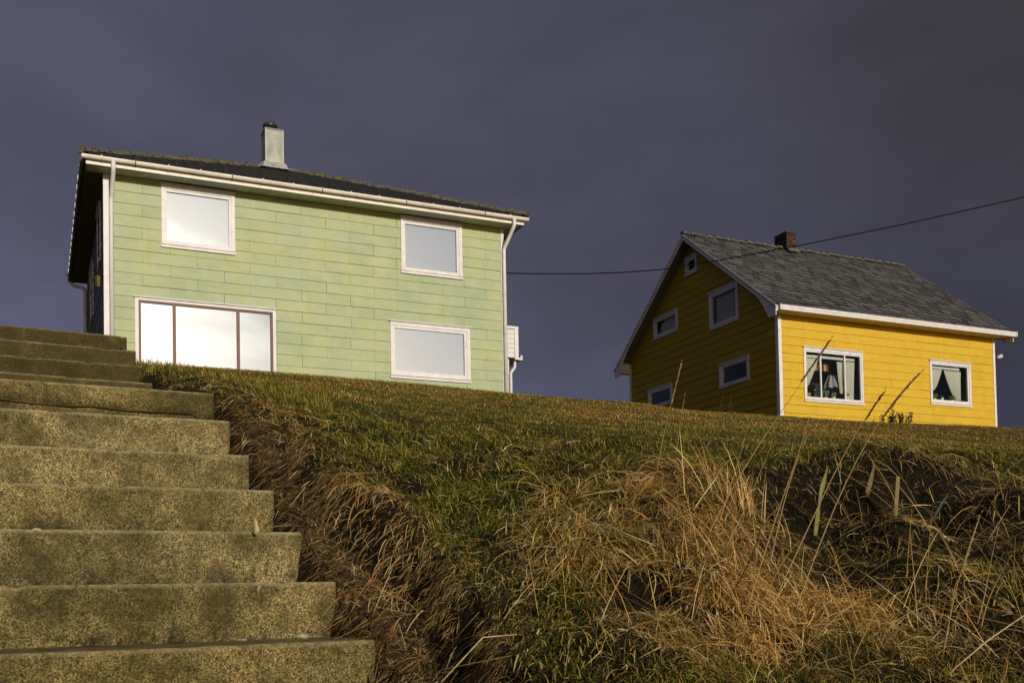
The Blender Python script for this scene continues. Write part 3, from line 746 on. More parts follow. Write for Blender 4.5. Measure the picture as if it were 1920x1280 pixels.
# gutter: half-round along the front eave
gy0 = EY0 - 0.075
prof = [(gy0 + 0.062 * math.cos(w), GTOP + 0.135 + 0.075 * math.sin(w)) for w in np.linspace(math.pi, 2 * math.pi, 9)]
prof += [(gy0 + 0.055 * math.cos(w), GTOP + 0.137 + 0.066 * math.sin(w)) for w in np.linspace(2 * math.pi, math.pi, 9)]
mb = MB(GZ0); extr_x(mb, prof, EX0 - 0.09, EX1 + 0.09)
gut = mb.build('gutter', M['gutter_paint'], green, smooth=False)
mb = MB(GZ0); extr_x(mb, [(EY0 - 0.014, GTOP + 0.140), (EY0 - 0.006, GTOP + 0.140), (EY0 - 0.006, GTOP + 0.20), (EY0 - 0.014, GTOP + 0.20)], EX0 - 0.02, EX1 + 0.02); mb.build('gutter_flashing', M['grey_white'], green)
for k in range(15):
    x = EX0 + 0.30 + k * 0.69
    mb = MB(GZ0)
    for w0, w1 in zip(np.linspace(math.pi * 0.9, 2 * math.pi, 9)[:-1], np.linspace(math.pi * 0.9, 2 * math.pi, 9)[1:]):
        pr = [(gy0 + 0.068 * math.cos(w0), GTOP + 0.135 + 0.081 * math.sin(w0)), (gy0 + 0.068 * math.cos(w1), GTOP + 0.135 + 0.081 * math.sin(w1)),
              (gy0 + 0.063 * math.cos(w1), GTOP + 0.135 + 0.076 * math.sin(w1)), (gy0 + 0.063 * math.cos(w0), GTOP + 0.135 + 0.076 * math.sin(w0))]
        extr_x(mb, pr, x, x + 0.022)
    mb.build('bracket', M['rust'] if k % 3 == 1 else M['gutter_paint'], gut)
# end gutter seen along the left eave and its pipe at the back corner
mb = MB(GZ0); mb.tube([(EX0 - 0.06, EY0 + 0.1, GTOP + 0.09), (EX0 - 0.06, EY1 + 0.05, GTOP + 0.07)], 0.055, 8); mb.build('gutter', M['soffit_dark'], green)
for k in range(14):
    mb = MB(GZ0); y = EY0 + 0.6 + k * 0.6; mb.box((EX0 - 0.125, y, GTOP + 0.03), (EX0 - 0.10, y + 0.03, GTOP + 0.16)); mb.build('bracket', M['grey_white'], green)
def sq_pipe(pts, r, mat, parent, dz, name='downpipe'):
    mb = MB(dz); mb.tube(pts, r, 4); return mb.build(name, mat, parent)
def pipe(pts, r, mat, parent, dz, name='downpipe', n=10):
    mb = MB(dz); mb.tube(pts, r, n); return mb.build(name, mat, parent, smooth=True)
pipe([(0.15, gy0, GTOP + 0.10), (0.15, gy0, GTOP - 0.06), (0.15, gy0 + 0.03, GTOP - 0.13), (0.135, -0.10, GTOP - 0.52), (0.13, -0.075, GTOP - 0.60), (0.13, -0.075, 4.8)], 0.048, M['white_paint'], green, GZ0)
pipe([(GW + 0.10, gy0, GTOP + 0.10), (GW + 0.10, gy0, GTOP - 0.05), (GW + 0.09, gy0 + 0.03, GTOP - 0.12), (GW + 0.02, -0.09, GTOP - 0.52), (GW + 0.01, -0.07, GTOP - 0.60), (GW + 0.01, -0.07, 4.8)], 0.048, M['white_paint'], green, GZ0)
pipe([(EX0 - 0.04, EY1, GTOP + 0.03), (EX0 + 0.02, EY1 - 0.05, GTOP - 0.08), (-0.10, GD - 0.5, GTOP - 0.42), (-0.08, GD - 0.55, GTOP - 0.60), (-0.08, GD - 0.55, 4.8)], 0.05, M['grey_white'], green, GZ0)
# side balcony with white cladding, its pillar and drain
mb = MB(GZ0); mb.box((GW + 0.05, 1.21, 6.50), (10.50, 3.6, 7.27)); bal = mb.build('balcony', M['white_paint'], green)
mb = MB(GZ0); mb.box((GW + 0.05, 1.17, 7.27), (10.56, 3.62, 7.34)); mb.build('rail_cap', M['white_paint'], bal)
mb = MB(GZ0); mb.box((10.44, 1.175, 6.44), (10.555, 1.21, 7.265)); mb.build('corner_board', M['white_paint'], bal)
for k in range(6):
    mb = MB(GZ0); z = 6.49 + k * 0.128
    mb.add([(GW + 0.05, 1.185, z), (10.435, 1.185, z), (10.435, 1.20, z + 0.126), (GW + 0.05, 1.20, z + 0.126), (GW + 0.05, 1.212, z), (10.435, 1.212, z), (10.435, 1.212, z + 0.126), (GW + 0.05, 1.212, z + 0.126)],
           [(0, 1, 2, 3), (7, 6, 5, 4), (0, 4, 5, 1), (1, 5, 6, 2), (2, 6, 7, 3), (3, 7, 4, 0)])
    mb.build('plank', M['white_paint'], bal)
mb = MB(GZ0); mb.box((10.52, 1.20, 6.44), (10.68, 3.6, 6.50)); mb.box((10.62, 1.20, 6.50), (10.68, 3.6, 6.57)); mb.build('gutter', M['white_paint'], bal)
mb = MB(GZ0); mb.box((GW + 0.05, 1.25, 4.7), (10.30, 1.55, 6.46)); mb.build('pillar', M['white_paint'], bal, bevel=0.01)
pipe([(10.50, 1.32, 6.46), (10.50, 1.32, 6.30), (10.47, 1.30, 6.22), (10.36, 1.22, 6.12), (10.32, 1.20, 6.05), (10.32, 1.20, 4.8)], 0.04, M['white_paint'], bal, GZ0)
# chimney in folded sheet metal
cxa, cxb, cya, cyb, cz0, cz1 = 4.30, 4.78, 3.70, 4.22, 11.2, 12.80
mb = MB(GZ0)
c5 = ((cxa + cxb) / 2, cya - 0.085, (11.86 + cz1) / 2)
zb = 11.80
mb.add([(cxa, cya, zb), (cxb, cya, zb), (cxb, cya, cz1), (cxa, cya, cz1), (c5[0], c5[1], c5[2]), (cxa, cyb, cz0), (cxb, cyb, cz0), (cxb, cyb, cz1), (cxa, cyb, cz1), (cxa, cya, cz0), (cxb, cya, cz0)],
       [(0, 1, 4), (1, 2, 4), (2, 3, 4), (3, 0, 4), (9, 10, 1, 0), (10, 6, 7, 2), (10, 2, 1), (5, 8, 7, 6), (9, 0, 3), (9, 3, 8, 5), (3, 2, 7, 8)])
chim = mb.build('chimney', M['zinc_cladding'], green)
for (a, b) in (((cxa - 0.012, cya - 0.014, zb), (cxa + 0.03, cya - 0.001, cz1)), ((cxb - 0.03, cya - 0.014, zb), (cxb + 0.012, cya - 0.001, cz1))):
    mb = MB(GZ0); mb.box(a, b); mb.build('edge_strip', M['zinc_cladding'], chim)
mb = MB(GZ0); mb.box((cxa - 0.02, cya - 0.02, cz1), (cxb + 0.02, cyb + 0.02, cz1 + 0.03)); mb.build('top_plate', M['dark_metal'], chim)
mb = MB(GZ0); mb.lathe(((cxa + cxb) / 2 - 0.06, (cya + cyb) / 2, cz1 + 0.03), [(0.10, 0), (0.10, 0.10), (0.185, 0.115), (0.205, 0.16), (0.17, 0.22), (0.09, 0.25), (0.0005, 0.255)], 20); mb.build('cowl', M['dark_metal'], chim, smooth=True)
mb = MB(GZ0); mb.add([(cxa - 0.10, cya - 0.16, 11.70), (cxb + 0.12, cya - 0.16, 11.70), (cxb + 0.05, cya - 0.03, 11.90), (cxa - 0.05, cya - 0.03, 11.90), (cxa - 0.25, cyb, 11.88), (cxb + 0.2, cyb, 11.88), (cxb + 0.03, cyb, 11.96), (cxa - 0.03, cyb, 11.96)],
    [(0, 1, 2, 3), (4, 0, 3, 7), (1, 5, 6, 2), (0, 4, 5, 1), (3, 2, 6, 7)]); mb.build('flashing', M['lead'], chim)
# lantern on the side wall
def wpt(h, p): return h.matrix_basis @ Vector(p)
lp = wpt(green, (-0.115, 0.50, 7.36 - GZ0))
lan = empty('wall_lantern', lp, rad(24.4)); tag(lan, 'small black and amber lantern hanging on the shaded side wall of the green house', 'lantern')
mb = MB(); mb.lathe((0, 0, 0), [(0.05, -0.24), (0.055, -0.22), (0.085, -0.02), (0.085, 0.0)], 6); mb.build('glass', M['lantern_glass'], lan)
mb = MB(); mb.lathe((0, 0, 0), [(0.10, 0.0), (0.10, 0.015), (0.05, 0.09), (0.02, 0.12)], 6); mb.build('cap', M['lantern_iron'], lan)
mb = MB(); mb.tube([(0, 0, 0.12), (0, 0, 0.17), (0.04, 0, 0.19), (0.1, 0, 0.18)], 0.010, 6); mb.box((0.085, -0.03, 0.10), (0.098, 0.03, 0.24)); mb.build('arm', M['lantern_iron'], lan)
mb = MB()
for k in range(6):
    w = k * math.pi / 3; mb.tube([(0.055 * math.cos(w), 0.055 * math.sin(w), -0.23), (0.088 * math.cos(w), 0.088 * math.sin(w), 0.0)], 0.006, 4)
mb.build('frame', M['lantern_iron'], lan)

# ------------------------------------------------------------------ yellow house
YZ0 = 4.8
yellow = empty('yellow_house', (8.536, 33.0, YZ0), rad(24.2))
tag(yellow, 'yellow gabled house with grey slate roof standing at the right', 'house')
board_paint('yellow_paint', yellow, ((0.47, 0.302, 0.014), (0.53, 0.343, 0.020), (0.51, 0.325, 0.018), (0.55, 0.37, 0.050)), (0.34, 0.205, 0.006), 0.85)
board_paint('yellow_shaded', yellow, ((0.26, 0.185, 0.008), (0.30, 0.21, 0.010), (0.28, 0.195, 0.008), (0.31, 0.22, 0.013)), (0.20, 0.14, 0.006), 0.5)  # front's yellow darkened, so the gable's shade is painted into the boards
M['yellow_shaded'].node_tree.nodes['Principled BSDF'].inputs['Specular IOR Level'].default_value = 0.08
YW, YD, YE = 9.35, 9.10, 8.76
yF = [((0.950, 3.375, 6.055, 7.790), (1.061, 3.268, 6.215, 7.655), [1.640, 2.635]),
      ((6.311, 8.200, 6.265, 7.765), (6.421, 8.047, 6.450, 7.640), [])]
yL = [((2.000, 3.650, 9.085, 10.388), (2.16, 3.50, 9.27, 10.22)), ((5.633, 7.290, 9.600, 10.385), (5.79, 7.11, 9.76, 10.24)),
      ((4.335, 5.072, 11.385, 12.035), (4.47, 4.90, 11.56, 11.88)), ((1.505, 3.165, 6.980, 7.785), (1.65, 2.98, 7.12, 7.66)), ((6.105, 7.780, 7.030, 7.776), (6.26, 7.60, 7.17, 7.63))]
SLOPE = 0.762
YM = YD / 2
def zroof(y): return 8.84 + SLOPE * (0.55 + min(y, YD - y))
siding(yellow, YZ0, FRONT, 0.09, YW - 0.05, 5.2, YE, 0.2705, 7.266 - 0.2705 * 7, 1.2, [w[0] for w in yF], M['yellow_paint'], off=0.4, gap=0.004, lapgap=0.008)
c0 = zroof(0) - 0.10
clips = ((-SLOPE, 1.0, c0), (SLOPE, 1.0, c0 + SLOPE * YD))
siding(yellow, YZ0, LEFT, 0.09, YD - 0.09, 5.2, 12.6, 0.2695, 7.29 - 0.2695 * 8, 1.2, [w[0] for w in yL], M['yellow_shaded'], clips, off=0.2, gap=0.005, lapgap=0.012)
for i, (o, g, l) in enumerate(yF):
    window(yellow, YZ0, FRONT, o, g, l, (M['white_paint'], M['pane_clear']), head=0.035)
for i, (o, g) in enumerate(yL):
    window(yellow, YZ0, LEFT, o, g, [], (M['grey_white'], M['pane_clear']))
# closed far walls, floor and partitions keep the rooms dark
mb = MB(YZ0); mb.box((YW - 0.06, 0.03, 4.9), (YW, YD, zroof(0))); mb.box((0.03, YD - 0.06, 4.9), (YW - 0.06, YD, YE)); mb.build('wall_core', M['yellow_shaded'], yellow)
mb = MB(YZ0); g5 = [(YW - 0.06, 0.03, zroof(0)), (YW - 0.06, YD, zroof(0)), (YW - 0.06, YM, zroof(YM) - 0.1)]; mb.add(g5 + [(YW, p[1], p[2]) for p in g5], [(0, 1, 2), (5, 4, 3), (0, 3, 4, 1), (1, 4, 5, 2), (2, 5, 3, 0)]); mb.build('gable_wall', M['yellow_shaded'], yellow)
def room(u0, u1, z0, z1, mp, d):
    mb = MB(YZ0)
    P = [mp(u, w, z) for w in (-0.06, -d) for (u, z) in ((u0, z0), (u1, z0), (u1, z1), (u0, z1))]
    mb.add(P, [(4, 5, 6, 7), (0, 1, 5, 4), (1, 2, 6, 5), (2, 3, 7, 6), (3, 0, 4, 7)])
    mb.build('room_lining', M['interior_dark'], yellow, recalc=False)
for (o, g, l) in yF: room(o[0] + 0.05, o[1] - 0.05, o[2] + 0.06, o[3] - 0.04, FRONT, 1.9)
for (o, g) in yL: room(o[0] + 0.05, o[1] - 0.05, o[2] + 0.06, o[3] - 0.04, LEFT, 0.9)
mb = MB(YZ0); mb.box((-0.03, -0.03, 5.0), (0.095, 0.015, YE)); mb.box((-0.03, 0.017, 5.0), (0.0, 0.12, YE)); mb.build('corner_board', M['white_paint'], yellow)
mb = MB(YZ0); mb.box((YW - 0.055, -0.03, 5.0), (YW + 0.045, 0.10, YE)); mb.build('corner_board', M['white_paint'], yellow)
mb = MB(YZ0); mb.box((-0.03, YD - 0.10, 5.0), (0.02, YD + 0.02, YE + 0.3)); mb.build('corner_board', M['grey_white'], yellow)
# roof
VX0, VX1, VY0, VY1 = -0.45, YW + 0.47, -0.46, YD + 0.46
def zr(y): return 8.90 + SLOPE * (min(y, YD - y) + 0.46)
ZRG = zr(YM)
for (y0, y1) in ((VY0, YM), (YM, VY1)):
    mb = MB(YZ0)
    P = [(VX0, y0, zr(y0)), (VX1, y0, zr(y0)), (VX1, y1, zr(y1)), (VX0, y1, zr(y1))]
    mb.add(P + [(p[0], p[1], p[2] - 0.10) for p in P], [(0, 1, 2, 3), (7, 6, 5, 4), (0, 4, 5, 1), (1, 5, 6, 2), (2, 6, 7, 3), (3, 7, 4, 0)])
    o = mb.build('roof', M['roof_dark'], yellow)
    if y0 == VY0: yroof = o
# soffits under the eaves and the verge
mb = MB(YZ0); mb.box((VX0 + 0.02, VY0 + 0.03, YE - 0.01), (VX1 - 0.02, 0.0, YE + 0.01)); mb.build('soffit', M['soffit_yellow'], yellow)
mb = MB(YZ0); mb.box((VX0 + 0.02, YD, YE - 0.01), (VX1 - 0.02, VY1 - 0.03, YE + 0.01)); mb.build('soffit', M['soffit_yellow'], yellow)
for (ya, yb) in ((0.0, YM), (YM, YD)):
    mb = MB(YZ0); P = [(VX0 + 0.03, ya, zr(ya) - 0.13), (0.01, ya, zr(ya) - 0.13), (0.01, yb, zr(yb) - 0.13), (VX0 + 0.03, yb, zr(yb) - 0.13)]
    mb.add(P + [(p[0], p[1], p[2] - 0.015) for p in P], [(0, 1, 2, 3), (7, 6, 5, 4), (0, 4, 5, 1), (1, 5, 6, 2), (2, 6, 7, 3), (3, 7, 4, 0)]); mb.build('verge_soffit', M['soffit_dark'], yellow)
# bargeboards with the swept foot
def barge(side, dx, wdt, x):
    ds = list(np.linspace(0, 0.36, 3)) + list(np.linspace(0.40, 1.1, 9)) + [2.6, YM - VY0]
    ys = [VY0 + d for d in ds] if side < 0 else [VY1 - d for d in ds]
    top, bot = [], []
    for y in ys:
        zt = zr(y) + 0.005
        d = abs(y - (VY0 if side < 0 else VY1))
        zf = 8.585 + 0.0 * d
        if d < 0.37: zb_ = zf
        else: zb_ = zt - wdt - max(0.0, (0.28 + wdt - 0.2 + 0.12) * (1 - (d - 0.36) / 0.7)) ** 2.2 / (0.40 ** 1.2)
        top.append((y, zt)); bot.append((y, zb_))
    P = top + bot[::-1]; n = len(P)
    mb = MB(YZ0); mb.add([(x, y, z) for y, z in P] + [(x + dx, y, z) for y, z in P],
        [(i, i + 1, n - 2 - i, n - 1 - i) for i in range(13)] + [(n + i, n + n - 1 - i, n + n - 2 - i, n + i + 1) for i in range(13)] + [(i, i + n, (i + 1) % n + n, (i + 1) % n) for i in range(n)])
    mb.build('bargeboard', M['grey_white'], yellow)
for sd in (-1, 1):
    barge(sd, 0.03, 0.20, VX0)
    barge(sd, 0.03, 0.20, VX1 - 0.03)
for (ya, yb) in ((VY0 - 0.02, YM), (VY1 + 0.02, YM)):
    mb = MB(YZ0); mb.add([(VX0 - 0.018, ya, zr(max(min(ya, VY1), VY0)) - 0.075), (VX0 - 0.018, yb, ZRG - 0.075), (VX0 - 0.018, yb, ZRG + 0.02), (VX0 - 0.018, ya, zr(max(min(ya, VY1), VY0)) + 0.02),
                           (VX0 - 0.001, ya, zr(max(min(ya, VY1), VY0)) - 0.075), (VX0 - 0.001, yb, ZRG - 0.075), (VX0 - 0.001, yb, ZRG + 0.02), (VX0 - 0.001, ya, zr(max(min(ya, VY1), VY0)) + 0.02)],
            [(0, 1, 2, 3), (7, 6, 5, 4), (0, 4, 5, 1), (1, 5, 6, 2), (2, 6, 7, 3), (3, 7, 4, 0)]); mb.build('verge_trim', M['grey_white'], yellow)
# boxed return at the far eave corner
mb = MB(YZ0); mb.box((VX0 + 0.03, YD + 0.02, YE - 0.06), (-0.0, YD + 0.10, YE + 0.42)); mb.build('eave_return', M['grey_white'], yellow)
# gutter: moulded box gutter along the front eave
gp = [(VY0 - 0.005, 8.745), (VY0 - 0.10, 8.745), (VY0 - 0.105, 8.80), (VY0 - 0.095, 8.812), (VY0 - 0.115, 8.822), (VY0 - 0.12, 8.90), (VY0 - 0.108, 8.90), (VY0 - 0.104, 8.83), (VY0 - 0.09, 8.76), (VY0 - 0.005, 8.76)]
mb = MB(YZ0); mb.loft([[(x, y, z) for y, z in gp] for x in (VX0 + 0.10, VX1 + 0.03)]); yg = mb.build('gutter', M['white_paint'], yellow)
for x in (VX0 + 0.085, VX1 + 0.02):
    mb = MB(YZ0); mb.box((x, VY0 - 0.13, 8.738), (x + 0.035, VY0 - 0.004, 8.915)); mb.build('end_cap', M['white_paint'], yg)
mb = MB(YZ0); mb.box((VX0 + 0.03, VY0 - 0.003, YE - 0.03), (VX1 - 0.03, VY0 + 0.025, 8.90)); mb.build('fascia', M['white_paint'], yellow)
# slates: the nearest are pieces of their own, the rest one mesh
SLW, EXP = 0.31, 0.285
sl_len = math.hypot(YM - VY0, ZRG - zr(VY0)); ux = Vector((0, (YM - VY0) / sl_len, (ZRG - zr(VY0)) / sl_len)); un = Vector((0, -ux.z, ux.y))
rows = int(sl_len / EXP) + 1
slates = []
for r in range(rows):
    k = -1
    while True:
        x = VX0 + 0.02 + (k + (0.5 if r % 2 else 0.0)) * SLW; k += 1
        if x > VX1: break
        x0, x1 = max(x, VX0 + 0.005), min(x + SLW - 0.020, VX1 + 0.02)
        if x1 - x0 > 0.05: slates.append((r, x0, x1))
def slate_geo(r, x0, x1):
    s0 = r * EXP - 0.05; s1 = min(s0 + EXP * 1.55, sl_len)
    o0 = Vector((0, VY0, zr(VY0))); w = x1 - x0; c = min(0.125, w * 0.44)
    t0, t1 = 0.050 + random.uniform(-0.010, 0.014), 0.008
    P = [(x0, s0 + 0.165), (x0 + c, s0), (x1 - c, s0), (x1, s0 + 0.165), (x1, s1), (x0, s1)]
    def at(x, s, h): 
        q = o0 + ux * s + un * h; return (x, q.y, q.z)
    hh = lambda s: t0 + (t1 - t0) * (s - s0) / (s1 - s0)
    vs_ = [at(x, s, hh(s)) for x, s in P] + [at(x, s, hh(s) - 0.03) for x, s in P[:4]]
    return vs_, [(0, 1, 2, 3, 4, 5), (0, 6, 7, 1), (1, 7, 8, 2), (2, 8, 9, 3)]
def sdist(t): return (t[1] + 4.0) ** 2 + (t[0] * EXP * 1.0 + 10) ** 2 * 0.9
order = sorted(slates, key=sdist)
def dark_edges(o):
    # the cut edges of the slates are darker than their faces
    o.data.materials.append(M['roof_dark'])
    o.data.polygons.foreach_set('material_index', [0 if len(p.vertices) == 6 else 1 for p in o.data.polygons])
def tint(o, per):
    at = o.data.attributes.new('tint', 'FLOAT', 'POINT'); n = len(o.data.vertices) // per
    at.data.foreach_set('value', np.repeat(np.clip(RNG.beta(0.8, 1.3, n), 0, 1), per).astype(np.float32))
for t in order[:300]:
    mb = MB(YZ0); mb.add(*slate_geo(*t)); o = mb.build('slate', M['slate'], yroof, recalc=False); tint(o, 10); dark_edges(o)
mb = MB(YZ0)
for t in order[300:]: mb.add(*slate_geo(*t))
so = mb.build('slates', M['slate'], yroof, recalc=False); so['kind'] = 'stuff'; tint(so, 10); dark_edges(so)
cap_tiles((VX0 - 0.02, YM, ZRG - 0.02), (VX1 - 0.02, YM, ZRG - 0.02), 30, 0.10, yellow, YZ0, M['ridge_tile'], 0.035, 0.015)
# brick chimney
bx0, bx1, by0, by1, bz0, bz1 = 3.90, 4.34, 4.25, 4.95, 12.0, 13.30
mb = MB(YZ0); mb.box((bx0 + 0.012, by0 + 0.012, bz0), (bx1 - 0.012, by1 - 0.012, bz1 - 0.03)); ych = mb.build('chimney', M['mortar'], yellow)
nc = 11; ch = 0.079
for c in range(nc):
    z0 = bz1 - 0.06 - (c + 1) * ch; z1 = z0 + ch - 0.012
    fr = [(bx0, bx0 + 0.215), (bx0 + 0.225, bx1)] if c % 2 else [(bx0, bx0 + 0.105), (bx0 + 0.115, bx0 + 0.33), (bx0 + 0.34, bx1)]
    for a, b in fr:
        mb = MB(YZ0); mb.box((a, by0 - random.uniform(0, .006), z0), (b, by0 + 0.05, z1)); mb.build('brick', M['brick'], ych)
    sd = [(by0 + 0.056, by0 + 0.22), (by0 + 0.23, by0 + 0.44), (by0 + 0.45, by1)] if c % 2 else [(by0 + 0.056, by0 + 0.33), (by0 + 0.34, by0 + 0.55), (by0 + 0.56, by1)]
    for a, b in sd:
        mb = MB(YZ0); mb.box((bx0 - random.uniform(0, .006), a, z0), (bx0 + 0.05, b, z1)); mb.build('brick', M['brick'], ych)
mb = MB(YZ0); mb.box((bx0 - 0.02, by0 - 0.02, bz1 - 0.055), (bx1 + 0.02, by1 + 0.02, bz1)); mb.build('chimney_crown', M['dark_metal'], ych)
mb = MB(YZ0); mb.add([(bx0 - 0.02, by0 - 0.16, ZRG - 0.20), (bx1 + 0.03, by0 - 0.16, ZRG - 0.20), (bx1 + 0.01, by0 - 0.015, ZRG - 0.02), (bx0 - 0.01, by0 - 0.015, ZRG - 0.02)], [(0, 1, 2, 3)]); mb.build('flashing', M['ridge_tile'], ych, recalc=False)
# floodlight at the far corner
fp = wpt(yellow, (YW + 0.05, 0.02, 8.13 - YZ0))
fl = empty('floodlight', fp, rad(24.2)); tag(fl, 'small pale floodlight on the right corner of the yellow house', 'lamp')
mb = MB(); mb.tube([(0, 0, 0), (0.10, 0, -0.03), (0.16, -0.02, 0.0)], 0.018, 6); mb.build('arm', M['dark_metal'], fl)
mb = MB(); mb.tube([(0.13, 0.02, -0.03), (0.17, -0.01, -0.015), (0.27, -0.06, 0.03), (0.31, -0.08, 0.05)], [0.035, 0.06, 0.075, 0.05], 12); mb.build('lamp_head', M['lamp_shell'], fl, smooth=True)

# ------------------------------------------------------------------ behind the yellow house's windows
def curtain(name, label, left, right, z0, z1, depth=0.10, folds=7, mat='lace', group=None, mp=FRONT):
    """left(t), right(t): u limits with t = 0 at the foot, 1 at the rail"""
    mb = MB(YZ0); nu, nz = folds * 6, 12; V = []; F = []
    for j in range(nz + 1):
        t = j / nz
        for i in range(nu + 1):
            f = i / nu; u = left(t) + (right(t) - left(t)) * f
            V.append(mp(u, -depth - 0.018 * math.sin(f * folds * 2 * math.pi + 0.6 * math.sin(3 * t)), z0 + (z1 - z0) * t))
    for j in range(nz):
        for i in range(nu): F.append((j * (nu + 1) + i, j * (nu + 1) + i + 1, (j + 1) * (nu + 1) + i + 1, (j + 1) * (nu + 1) + i))
    mb.add(V, F)
    # top-level: hangs in the window
    o = mb.build(name, M[mat], None, smooth=True, recalc=False)
    o.matrix_basis = yellow.matrix_basis.copy()
    return tag(o, label, 'curtain', group)
lin = lambda a, b, p=1.0: (lambda t: a + (b - a) * t ** p)
curtain('curtain', 'pale curtain gathered to the left in the wide yellow house window', lin(1.07, 1.07), lin(1.16, 1.66, 0.8), 6.55, 7.52, group='curtains of the yellow house')
curtain('curtain', 'narrow pale curtain beside the second glazing bar of the wide window', lin(2.50, 2.40), lin(2.60, 2.70), 6.42, 7.45, folds=4, group='curtains of the yellow house')
curtain('curtain', 'straight pale curtain in the right light of the wide yellow house window', lin(2.78, 2.74), lin(3.06, 3.14), 6.25, 7.48, folds=6, group='curtains of the yellow house')
curtain('curtain', 'pale curtain drawn left in the small square front window', lin(6.43, 6.43), lin(6.52, 7.00, 0.6), 6.75, 7.52, group='curtains of the yellow house')
curtain('curtain', 'pale curtain sweeping right in the small square front window', lin(7.58, 7.08, 0.8), lin(7.82, 7.86), 6.50, 7.50, folds=9, group='curtains of the yellow house')
curtain('curtain', 'grey net curtain in the larger upper gable window', lin(2.3, 2.3), lin(3.45, 3.45), 9.28, 10.2, depth=0.14, folds=9, mat='lamp_fabric', group='curtains of the yellow house', mp=LEFT)
curtain('curtain', 'grey net curtain in the upper left gable window', lin(6.0, 6.0), lin(7.0, 7.0), 9.78, 10.22, depth=0.14, folds=9, mat='lamp_fabric', group='curtains of the yellow house', mp=LEFT)
for k in range(9):
    a = 1.46 + k * 0.098
    mbv = MB(YZ0)
    if k == 0: val = empty('valance', wpt(yellow, (0, 0, 0)), rad(24.2)); tag(val, 'short orange and brown striped valance hanging in the wide window', 'valance')
    V = [FRONT(a, -0.42, 7.20), FRONT(a + 0.049, -0.44, 7.19), FRONT(a + 0.096, -0.42, 7.20), FRONT(a, -0.42, 7.46), FRONT(a + 0.049, -0.44, 7.46), FRONT(a + 0.096, -0.42, 7.46)]
    mbv.add(V, [(0, 1, 4, 3), (1, 2, 5, 4)]); mbv.build('stripe', M['amber_stripe' if k % 2 else 'dark_stripe'], val, recalc=False)
mb = MB(YZ0); mb.box((1.06, 0.055, 7.50), (3.10, 0.075, 7.58)); mb.box((6.43, 0.055, 7.52), (7.75, 0.075, 7.60)); mb.build('curtain_rail', M['grey_white'], yellow)
mb = MB(YZ0); mb.box((1.06, 0.035, 6.195), (3.27, 0.22, 6.213)); mb.box((6.42, 0.035, 6.43), (8.05, 0.22, 6.448)); mb.build('inner_sill', M['white_paint'], yellow)
def leaf_cloud(mb, c, r, n, size, squash=0.8):
    for _ in range(n):
        d = Vector((random.gauss(0, 1), random.gauss(0, 1), random.gauss(0, 1))).normalized() * r * random.uniform(0.45, 1.0); d.z *= squash
        p = Vector(c) + d; a = Vector((random.gauss(0, 1), random.gauss(0, 1), random.gauss(0, 1))).normalized(); b = a.cross(d.normalized() if d.length > 0 else Vector((0, 0, 1))).normalized()
        s = size * random.uniform(0.6, 1.2); a = a * s; b = b * s * 0.55
        mb.add([tuple(p - a), tuple(p - b * 0.9), tuple(p + a), tuple(p + b * 0.9)], [(0, 1, 2, 3)])
def potted(label, u, zb, pot_r, pot_h, pot_mat, leaf_r, leaf_mat, bloom=None, n=60, size=0.035):
    e = empty('potted_plant', wpt(yellow, (u, 0.14, zb - YZ0)), rad(24.2)); tag(e, label, 'potted plant', 'plants on the yellow house window sills')
    mb = MB(); mb.lathe((0, 0, 0), [(pot_r * 0.75, 0), (pot_r, pot_h * 0.85), (pot_r * 1.1, pot_h * 0.85), (pot_r * 1.1, pot_h), (pot_r * 0.8, pot_h)], 12); mb.build('pot', M[pot_mat], e)
    mb = MB(); leaf_cloud(mb, (0, 0, pot_h + leaf_r * 0.6), leaf_r, n, size); mb.build('foliage', M[leaf_mat], e, recalc=False)
    if bloom:
        mb = MB(); leaf_cloud(mb, (0, -0.03, pot_h + leaf_r * 1.0), leaf_r * 0.9, 26, size * 0.8); mb.build('blossom', M[bloom], e, recalc=False)
potted('terracotta pot with a thin plant at the left of the wide window', 1.23, 6.214, 0.085, 0.14, 'terracotta', 0.06, 'plant_dark', None, 25)
potted('bushy light green plant in the middle of the wide window', 1.93, 6.214, 0.06, 0.07, 'cream_pot', 0.17, 'plant_green', None, 110)
potted('plant with pink flowers in the wide yellow house window', 2.27, 6.214, 0.06, 0.09, 'white_petal', 0.11, 'plant_green', 'pink_petal', 50)
potted('dark leafed plant in a cream pot in the right light of the wide window', 2.82, 6.214, 0.09, 0.13, 'cream_pot', 0.09, 'plant_dark', None, 60)
potted('light green bushy plant at the left of the small square window', 6.66, 6.449, 0.06, 0.07, 'cream_pot', 0.13, 'plant_green', None, 90)
potted('small white pot with a sparse plant in the middle of the small square window', 7.00, 6.449, 0.055, 0.11, 'white_petal', 0.07, 'plant_dark', None, 25)
potted('trailing green plant at the right of the small square window', 7.48, 6.449, 0.06, 0.06, 'cream_pot', 0.14, 'plant_green', None, 70)
e = empty('table_lamp', wpt(yellow, (2.50, 0.45, 6.22 - YZ0)), rad(24.2)); tag(e, 'pale ruffled lampshade inside the wide window of the yellow house', 'lamp')
mb = MB(); rg = []
for (r, z) in ((0.30, 0.42), (0.29, 0.50), (0.22, 0.66), (0.14, 0.82), (0.09, 0.86)):
    rg.append([((r * (1 + 0.10 * math.sin(w * 9))) * math.cos(w), (r * (1 + 0.10 * math.sin(w * 9))) * math.sin(w), z + 0.02 * math.sin(w * 9 + 1)) for w in np.linspace(0, 2 * math.pi, 48, endpoint=False)])
mb.loft(rg, cap=False); mb.build('shade', M['lamp_fabric'], e, smooth=True)
